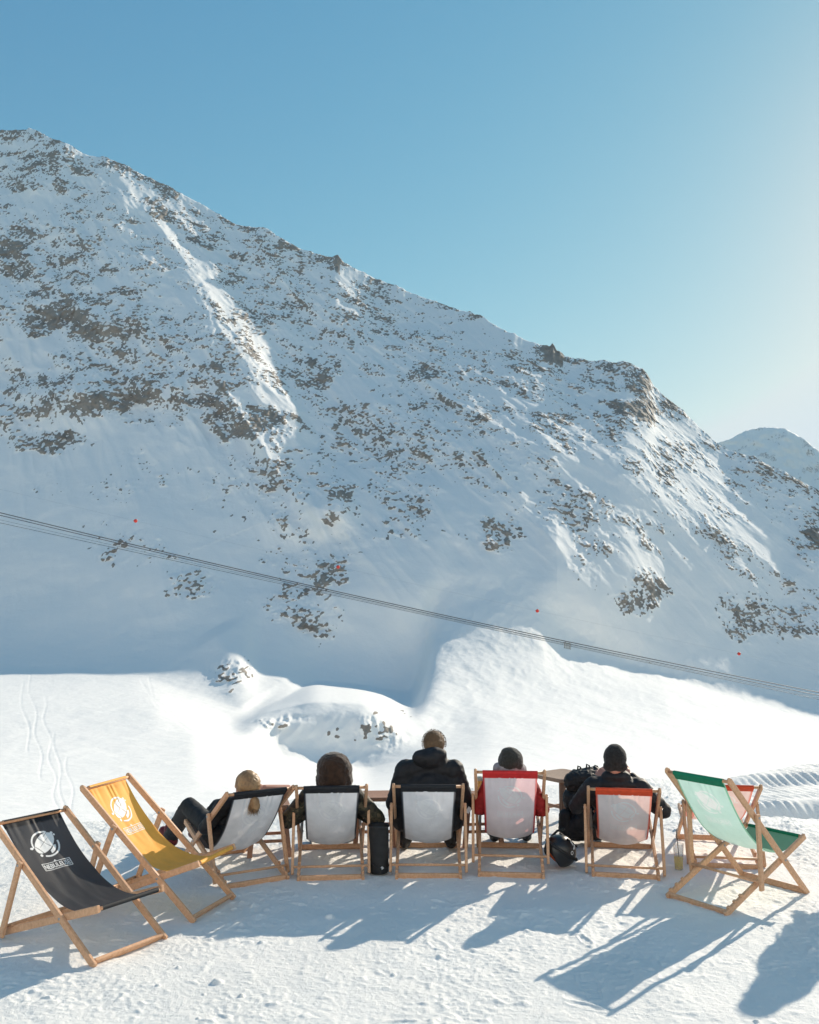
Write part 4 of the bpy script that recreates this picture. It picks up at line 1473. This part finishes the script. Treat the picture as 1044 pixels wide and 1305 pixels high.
# plastic cup with straw
root = empty('plastic_cup', (2.265, 8.06, .004))
tag(root, 'clear plastic cup with a little yellow drink and a straw, standing on the snow', 'cup')
bm = bmesh.new()
add_lathe(bm, [(.001, 0), (.033, 0), (.034, .003), (.045, .205), (.0475, .208), (.0475, .211), (.0435, .210), (.0325, .006), (.001, .005)], 28)
finish('cup', bm, M_GLASS, root)
bm = bmesh.new()
add_lathe(bm, [(.001, .007), (.0318, .007), (.0368, .105), (.001, .106)], 24)
finish('drink', bm, M_YELLOWDRINK, root)
bm = bmesh.new()
add_tube(bm, [(.012, .004, .012), (-.006, -.004, .22), (-.015, -.006, .32), (-.006, -.006, .335)], .0036, 8)
finish('straw', bm, M_STRAW, root)

# ski helmet
root = empty('ski_helmet', (1.285, 8.14, .0), math.radians(-65))
tag(root, 'black ski helmet with orange lining lying on the snow beside the red chair', 'helmet')
hm = Matrix.Translation((0, 0, .135)) @ Euler((math.radians(-38), math.radians(12), 0)).to_matrix().to_4x4()
bm = bmesh.new()
seg, rg_ = 40, 20
rows = []
for i in range(rg_ + 1):
    ph = math.radians(90 - 122 * i / rg_)
    row = []
    for k in range(seg):
        a = 2 * math.pi * k / seg
        c = math.cos(ph)
        x, y, z = .122 * c * math.cos(a), .148 * c * math.sin(a), .128 * math.sin(ph)
        if z < 0:                       # cut higher over the brow, lower over the ears
            z *= 1.0 + .55 * abs(math.cos(a)) ** 3 - .35 * max(0, math.sin(a))
        rib = 1 + .022 * max(0, math.cos(3 * a)) ** 6 * max(0, math.cos(ph) - .15)
        row.append(bm.verts.new(hm @ Vector((x * rib, y * rib, z * rib))))
    rows.append(row)
for r0, r1 in zip(rows, rows[1:]):
    for k in range(seg):
        bm.faces.new((r0[k], r0[(k + 1) % seg], r1[(k + 1) % seg], r1[k]))
bmesh.ops.remove_doubles(bm, verts=bm.verts[:], dist=.0005)
shell = finish('shell', bm, M_BLACKPLASTIC, root)
md = shell.modifiers.new('t', 'SOLIDIFY'); md.thickness = .016; md.offset = -1
for sx in (-1, 1):
    for y0 in (-.05, .0, .05):
        bm = bmesh.new()
        p0 = hm @ Vector((sx * .055, y0 - .016, .111)); p1 = hm @ Vector((sx * .050, y0 + .018, .113))
        add_capsule(bm, p0, .0085, p1, .0085, 8)
        finish('vent', bm, M_BLACKNYLON, root)
bm = bmesh.new()
add_ellipsoid(bm, hm @ Vector((0, 0, -.012)), (.103, .127, .085), hm.to_3x3(), 20, 12)
finish('lining', bm, M_ORANGEPAD, root)
bm = bmesh.new()
pts = [hm @ Vector((.126 * math.cos(a) * 1.02, .152 * math.sin(a) * 1.02, .012 + .02 * math.sin(a))) for a in [2 * math.pi * k / 30 for k in range(31)]]
add_tube(bm, pts, .0135, 8, True)
finish('goggle_strap', bm, M_BLACKNYLON, root)


def ring_mark(bm, c, n, r0, r1, seg=22, stretch=(1, 1), up=Vector((0, 0, 1))):
    n = n.normalized(); s = n.cross(up).normalized(); t = s.cross(n)
    a_ = [[bm.verts.new(c + (s * math.cos(2 * math.pi * k / seg) * stretch[0] + t * math.sin(2 * math.pi * k / seg) * stretch[1]) * r) for k in range(seg)] for r in (r0, r1)]
    for k in range(seg):
        bm.faces.new((a_[0][k], a_[0][(k + 1) % seg], a_[1][(k + 1) % seg], a_[1][k]))


def on_helmet(a, e, off=.0035):
    a, e = math.radians(a), math.radians(e)
    l = Vector((math.cos(e) * math.cos(a), math.cos(e) * math.sin(a), math.sin(e)))
    p = Vector((l.x * .122, l.y * .148, l.z * .128))
    n = Vector((l.x / .122, l.y / .148, l.z / .128)).normalized()
    return hm @ (p + n * off), (hm.to_3x3() @ n)


bm = bmesh.new()
c_, n_ = on_helmet(2, 20, .006)
ring_mark(bm, c_, n_, .010, .016)
finish('round_emblem', bm, M_WHITEMARK, root)
bm = bmesh.new()
pts = [on_helmet(6 + 2 * k, 36 + 5 * k, .004)[0] for k in range(5)]
add_tube(bm, pts, .006, 6)
finish('white_stripe', bm, M_WHITEMARK, root)
bm = bmesh.new()
pts = [on_helmet(-20 + 7 * k, 60 - 3 * k, .004)[0] for k in range(4)]
add_tube(bm, pts, .004, 6)
finish('white_stripe', bm, M_WHITEMARK, root)
bm = bmesh.new()
add_tube(bm, [hm @ Vector(p) for p in ((-.12, -.02, -.05), (-.15, -.03, -.02), (-.19, .0, .06), (-.21, .03, .12), (-.17, .05, .17))], .011, 8)
finish('chin_strap', bm, M_BLACKNYLON, root)

# tall cylindrical bag
root = empty('cylinder_bag', (-.255, 7.97, 0), 0)
tag(root, 'tall black cylindrical bag with open rim and small white diamond, standing between two chairs', 'bag')
bm = bmesh.new()
add_lathe(bm, [(.002, .004), (.070, .004), (.080, .014), (.084, .05), (.081, .11), (.084, .18), (.080, .25), (.083, .32), (.079, .365), (.085, .385), (.0815, .389), (.073, .38), (.070, .31), (.068, .12), (.002, .118)], 36)
bag = finish('bag_body', bm, M_BLACKNYLON, root)
co = np.empty(len(bag.data.vertices) * 3); bag.data.vertices.foreach_get('co', co); co = co.reshape(-1, 3)
k_ = 1 + .10 * fbm(co[:, 0] / .08, co[:, 1] / .08, co[:, 2] / .10, 2, 4)
co[:, 0] *= k_; co[:, 1] *= k_
bag.data.vertices.foreach_set('co', co.ravel()); bag.data.update()
bm = bmesh.new()
pts = [Vector((.0845 * math.cos(a), .0845 * math.sin(a), .383 + .004 * math.sin(3 * a))) for a in [2 * math.pi * k / 30 for k in range(31)]]
add_tube(bm, pts, .0055, 8)
finish('rim', bm, M_BLACKPLASTIC, root)
bm = bmesh.new()
pts = [Vector((.088 * math.cos(a), .088 * math.sin(a), .10 + .045 * math.sin(a * 1.1 + 5.2))) for a in [math.pi * (1.05 + .9 * k / 12) for k in range(13)]]
add_tube(bm, pts, .005, 6)
finish('strap', bm, M_BLACKPLASTIC, root)
bm = bmesh.new()
for dx, dz in ((0, .0075), (-.0075, 0), (.0075, 0), (0, -.0075)):
    c = Vector((.030 + dx, -.0885, .062 + dz))
    vs = [bm.verts.new(c + Vector(o)) for o in ((0, 0, .006), (-.006, 0, 0), (0, 0, -.006), (.006, 0, 0))]
    vb = [bm.verts.new(v.co + Vector((0, .004, 0))) for v in vs]
    bm.faces.new(vs); bm.faces.new(list(reversed(vb)))
    for i in range(4):
        bm.faces.new((vs[i], vb[i], vb[(i + 1) % 4], vs[(i + 1) % 4]))
finish('diamond_emblem', bm, M_WHITEMARK, root, False)

# backpack standing on the snow
root = empty('backpack', (1.655, 8.98, 0), math.radians(14))
tag(root, 'large black backpack with loops on top, standing beside the person in black hat', 'backpack')
blob('pack_body', [('c', (-.10, 0, .16), .135, (.10, 0, .16), .135), ('c', (-.09, 0, .40), .13, (.11, 0, .45), .13), ('e', (.02, .02, .56), (.16, .11, .12), None), ('e', (0, -.11, .22), (.17, .09, .15), None)], .010, 4, M_BLACKNYLON, root, (.02, .11), 3)
blob('lid', [('c', (-.08, .0, .61), .075, (.10, 0, .63), .07), ('e', (.02, -.03, .60), (.21, .13, .085), None), ('e', (-.13, -.04, .57), (.09, .09, .09), None), ('e', (.17, 0, .60), (.07, .08, .07), None)], .009, 3, M_BLACKNYLON, root, (.020, .07), 7)
for x0, z0, h_ in ((-.05, .67, .05), (.04, .675, .06), (.125, .67, .05)):
    bm = bmesh.new()
    add_tube(bm, [(x0 - .018, 0, z0), (x0 - .012, 0, z0 + h_ * .8), (x0 + .012, .0, z0 + h_ * .6), (x0 + .020, 0, z0)], .008, 8)
    finish('loop', bm, M_BLACKNYLON, root)
for sx in (-1, 1):
    blob('side_pocket', [('c', (sx * .205, -.01, .14), .065, (sx * .205, -.01, .27), .06)], .009, 3, M_BLACKNYLON, root, (.006, .07), 5)

# ------------------------------------------------------------------ cableway across the valley
M_CABLE = simple_mat('steel_cable', (0.06, 0.062, 0.066), (0.09, 0.09, 0.095), 3, 0.5)
M_BALL = simple_mat('red_plastic', (0.58, 0.05, 0.035), (0.5, 0.04, 0.03), 3, 0.45)
M_CARRIER = simple_mat('weathered_steel', (0.16, 0.16, 0.145), (0.24, 0.235, 0.21), 5, 0.6)


def cable(pix, r, label, name='cable'):
    xs = np.array([p[0] for p in pix], float); ys = np.array([p[1] for p in pix], float)
    c = np.polyfit(xs, ys, min(2, len(xs) - 1))
    pts = []
    for x in np.linspace(-420, 1500, 90):
        pts.append(at(x, np.polyval(c, x), 66 + 0.0123 * x))
    bm = bmesh.new()
    add_tube(bm, pts, r, 8)
    o = finish(name, bm, M_CABLE)
    tag(o, label, 'cable', 'aerial ropes across the slope')
    return lambda x: at(x, np.polyval(c, x), 66 + 0.0123 * x)


c1 = cable([(0, 654), (200, 700.5), (420, 751), (723, 819), (1044, 882)], .033, 'dark steel rope crossing the slope, uppermost of the thick pair')
c2 = cable([(0, 657), (200, 703.5), (420, 753.5), (723, 821), (1044, 886)], .028, 'dark steel rope just under the uppermost one of the thick pair')
c3 = cable([(0, 667), (200, 709), (420, 757), (723, 824), (1044, 891)], .017, 'thin steel rope hanging lowest under the thick pair')
c4 = cable([(0, 663), (200, 706.5), (420, 755.5), (723, 822.5), (1044, 889)], .010, 'very thin steel rope between the thick pair and the lowest rope')
c5 = cable([(173, 664), (431, 722), (685, 779), (942, 833)], .0025, 'hair thin warning line carrying red marker balls')
for x, lab in ((173, 'red marker ball on the warning line, farthest left, above the steel ropes'), (431, 'red marker ball on the warning line right of the sunlit spur'),
               (685, 'red marker ball on the warning line in front of the sunny slope'), (942, 'red marker ball on the warning line in the shade at the right')):
    p = c5(x)
    root = empty('marker_ball', p)
    tag(root, lab, 'marker ball', 'red marker balls on the warning line')
    bm = bmesh.new()
    add_ellipsoid(bm, (0, 0, 0), (.14, .14, .14), None, 20, 14)
    finish('ball', bm, M_BALL, root)
    bm = bmesh.new()
    add_tube(bm, [Vector((.147 * math.cos(a), .147 * math.sin(a), 0)) for a in [2 * math.pi * k / 24 for k in range(25)]], .012, 6)
    finish('seam', bm, M_BALL, root)
    bm = bmesh.new()
    add_tube(bm, [(-.18, 0, .0), (.18, 0, .0)], .02, 8)
    finish('clamp', bm, M_CARRIER, root)

# slatted carrier that spaces the ropes
KS = Matrix.Scale(0.56, 4)
p = (c1(723) + c2(723)) / 2
d_ = (c1(735) - c1(711)).normalized()
root = empty('rope_carrier', p)
tag(root, 'small slatted metal carrier hanging on the thick ropes over the sunny slope', 'rope carrier')
bm = bmesh.new()
for z in (-.06, -.85):
    for y in (-.16, .16):
        add_beam(bm, d_ * -.52 + V(0, y, z), d_ * .52 + V(0, y, z), .05, .06)
for k in (-.5, .5):
    for z in (-.06, -.85):
        add_beam(bm, d_ * k + V(0, -.16, z), d_ * k + V(0, .16, z), .05, .06)
bm.transform(KS); fr = finish('frame', bm, M_CARRIER, root, False)
for k in range(6):
    bm = bmesh.new()
    x = -.46 + .92 * k / 5
    add_beam(bm, d_ * x + V(0, -.17, -.88), d_ * x + V(0, -.17, -.03), .07 if k % 2 else .11, .03, (0, 1, 0))
    bm.transform(KS); finish('slat', bm, M_CARRIER, root, False)
for k in (-.3, .3):
    bm = bmesh.new()
    add_beam(bm, d_ * k + V(0, 0, -.09), d_ * k + V(0, 0, .16), .07, .10, (0, 1, 0), .01)
    bm.transform(KS); finish('clamp', bm, M_CARRIER, root, False)
p = c3(828)
root = empty('rope_saddle', p)
tag(root, 'tiny metal saddle clamped on the lowest rope right of the slatted carrier', 'rope saddle')
d_ = (c3(835) - c3(821)).normalized()
bm = bmesh.new()
add_beam(bm, d_ * -.28 + V(0, 0, .02), d_ * .28 + V(0, 0, .02), .07, .09)
bm.transform(KS); finish('saddle_plate', bm, M_CARRIER, root, False)
bm = bmesh.new()
add_beam(bm, V(0, 0, .0), V(.03, 0, .24), .05, .08, (0, 1, 0))
bm.transform(KS); finish('hanger', bm, M_CARRIER, root, False)
# ------------------------------------------------------------------ light and air
# the air: one closed box round the camera and everything built
hz, hn, ho = new_mat('pale_air')
pv = N(hn, 'VolumePrincipled')
pv.inputs['Color'].default_value = (0.75, 0.88, 1.0, 1)
pv.inputs['Density'].default_value = 0.00008
pv.inputs['Anisotropy'].default_value = 0.05
L(hn, pv, 'Volume', ho, 'Volume')
hb = bpy.data.meshes.new('haze')
bmh = bmesh.new()
bmesh.ops.create_cube(bmh, size=1.0)
for v in bmh.verts:
    v.co = Vector((v.co.x * 7800, 2280 + v.co.y * 6500, 225 + v.co.z * 1900))
bmh.to_mesh(hb); bmh.free()
hb.materials.append(hz)
haze = bpy.data.objects.new('haze', hb)
COL.objects.link(haze)
tag(haze, kind='stuff')

w = bpy.data.worlds.new('World')
SC.world = w
w.use_nodes = True
wn = w.node_tree
bg = wn.nodes['Background']
sky = wn.nodes.new('ShaderNodeTexSky')
sky.sky_type = 'NISHITA'
sky.sun_disc = False
sky.sun_elevation = SUN_EL
sky.sun_rotation = SUN_AZ
sky.altitude = 2400
sky.air_density = 1.0
sky.dust_density = 1.0
sky.ozone_density = 1.0
# thin winter air: deeper blue overhead, paler and warmer towards the sun
sep = wn.nodes.new('ShaderNodeSeparateColor')
cmb = wn.nodes.new('ShaderNodeCombineColor')
wn.links.new(sky.outputs['Color'], sep.inputs[0])
for i_, (tint, pw_, k_) in enumerate(((0.86, 1.65, 1.48), (1.03, 0.906, 0.846), (0.95, 0.56, 0.723))):
    m1 = wn.nodes.new('ShaderNodeMath'); m1.operation = 'MULTIPLY'; m1.inputs[1].default_value = 0.1668 * tint
    m2 = wn.nodes.new('ShaderNodeMath'); m2.operation = 'MINIMUM'; m2.inputs[1].default_value = 2.2
    m3 = wn.nodes.new('ShaderNodeMath'); m3.operation = 'POWER'; m3.inputs[1].default_value = pw_
    m4 = wn.nodes.new('ShaderNodeMath'); m4.operation = 'MULTIPLY'; m4.inputs[1].default_value = k_ / 0.262
    wn.links.new(sep.outputs[i_], m1.inputs[0])
    wn.links.new(m1.outputs[0], m2.inputs[0])
    wn.links.new(m2.outputs[0], m3.inputs[0])
    wn.links.new(m3.outputs[0], m4.inputs[0])
    m5 = wn.nodes.new('ShaderNodeMath'); m5.operation = 'MINIMUM'; m5.inputs[1].default_value = (0.85, 0.95, 1.0)[i_] / 0.285
    wn.links.new(m4.outputs[0], m5.inputs[0])
    wn.links.new(m5.outputs[0], cmb.inputs[i_])
wn.links.new(cmb.outputs[0], bg.inputs['Color'])
bg.inputs['Strength'].default_value = 0.12
sl = bpy.data.lights.new('sun', 'SUN')
sl.energy = 3.2
sl.angle = math.radians(0.5)
sl.color = (1.0, 0.885, 0.73)
so = bpy.data.objects.new('sun', sl)
COL.objects.link(so)
sd = Vector((math.sin(SUN_AZ) * math.cos(SUN_EL), math.cos(SUN_AZ) * math.cos(SUN_EL), math.sin(SUN_EL)))
so.rotation_euler = sd.to_track_quat('Z', 'Y').to_euler()
so.location = (6, 6, 12)

SC.view_settings.view_transform = 'Standard'
SC.view_settings.look = 'None'
SC.view_settings.gamma = 1.0
SC.view_settings.use_curve_mapping = False
SC.view_settings.exposure = 1.2
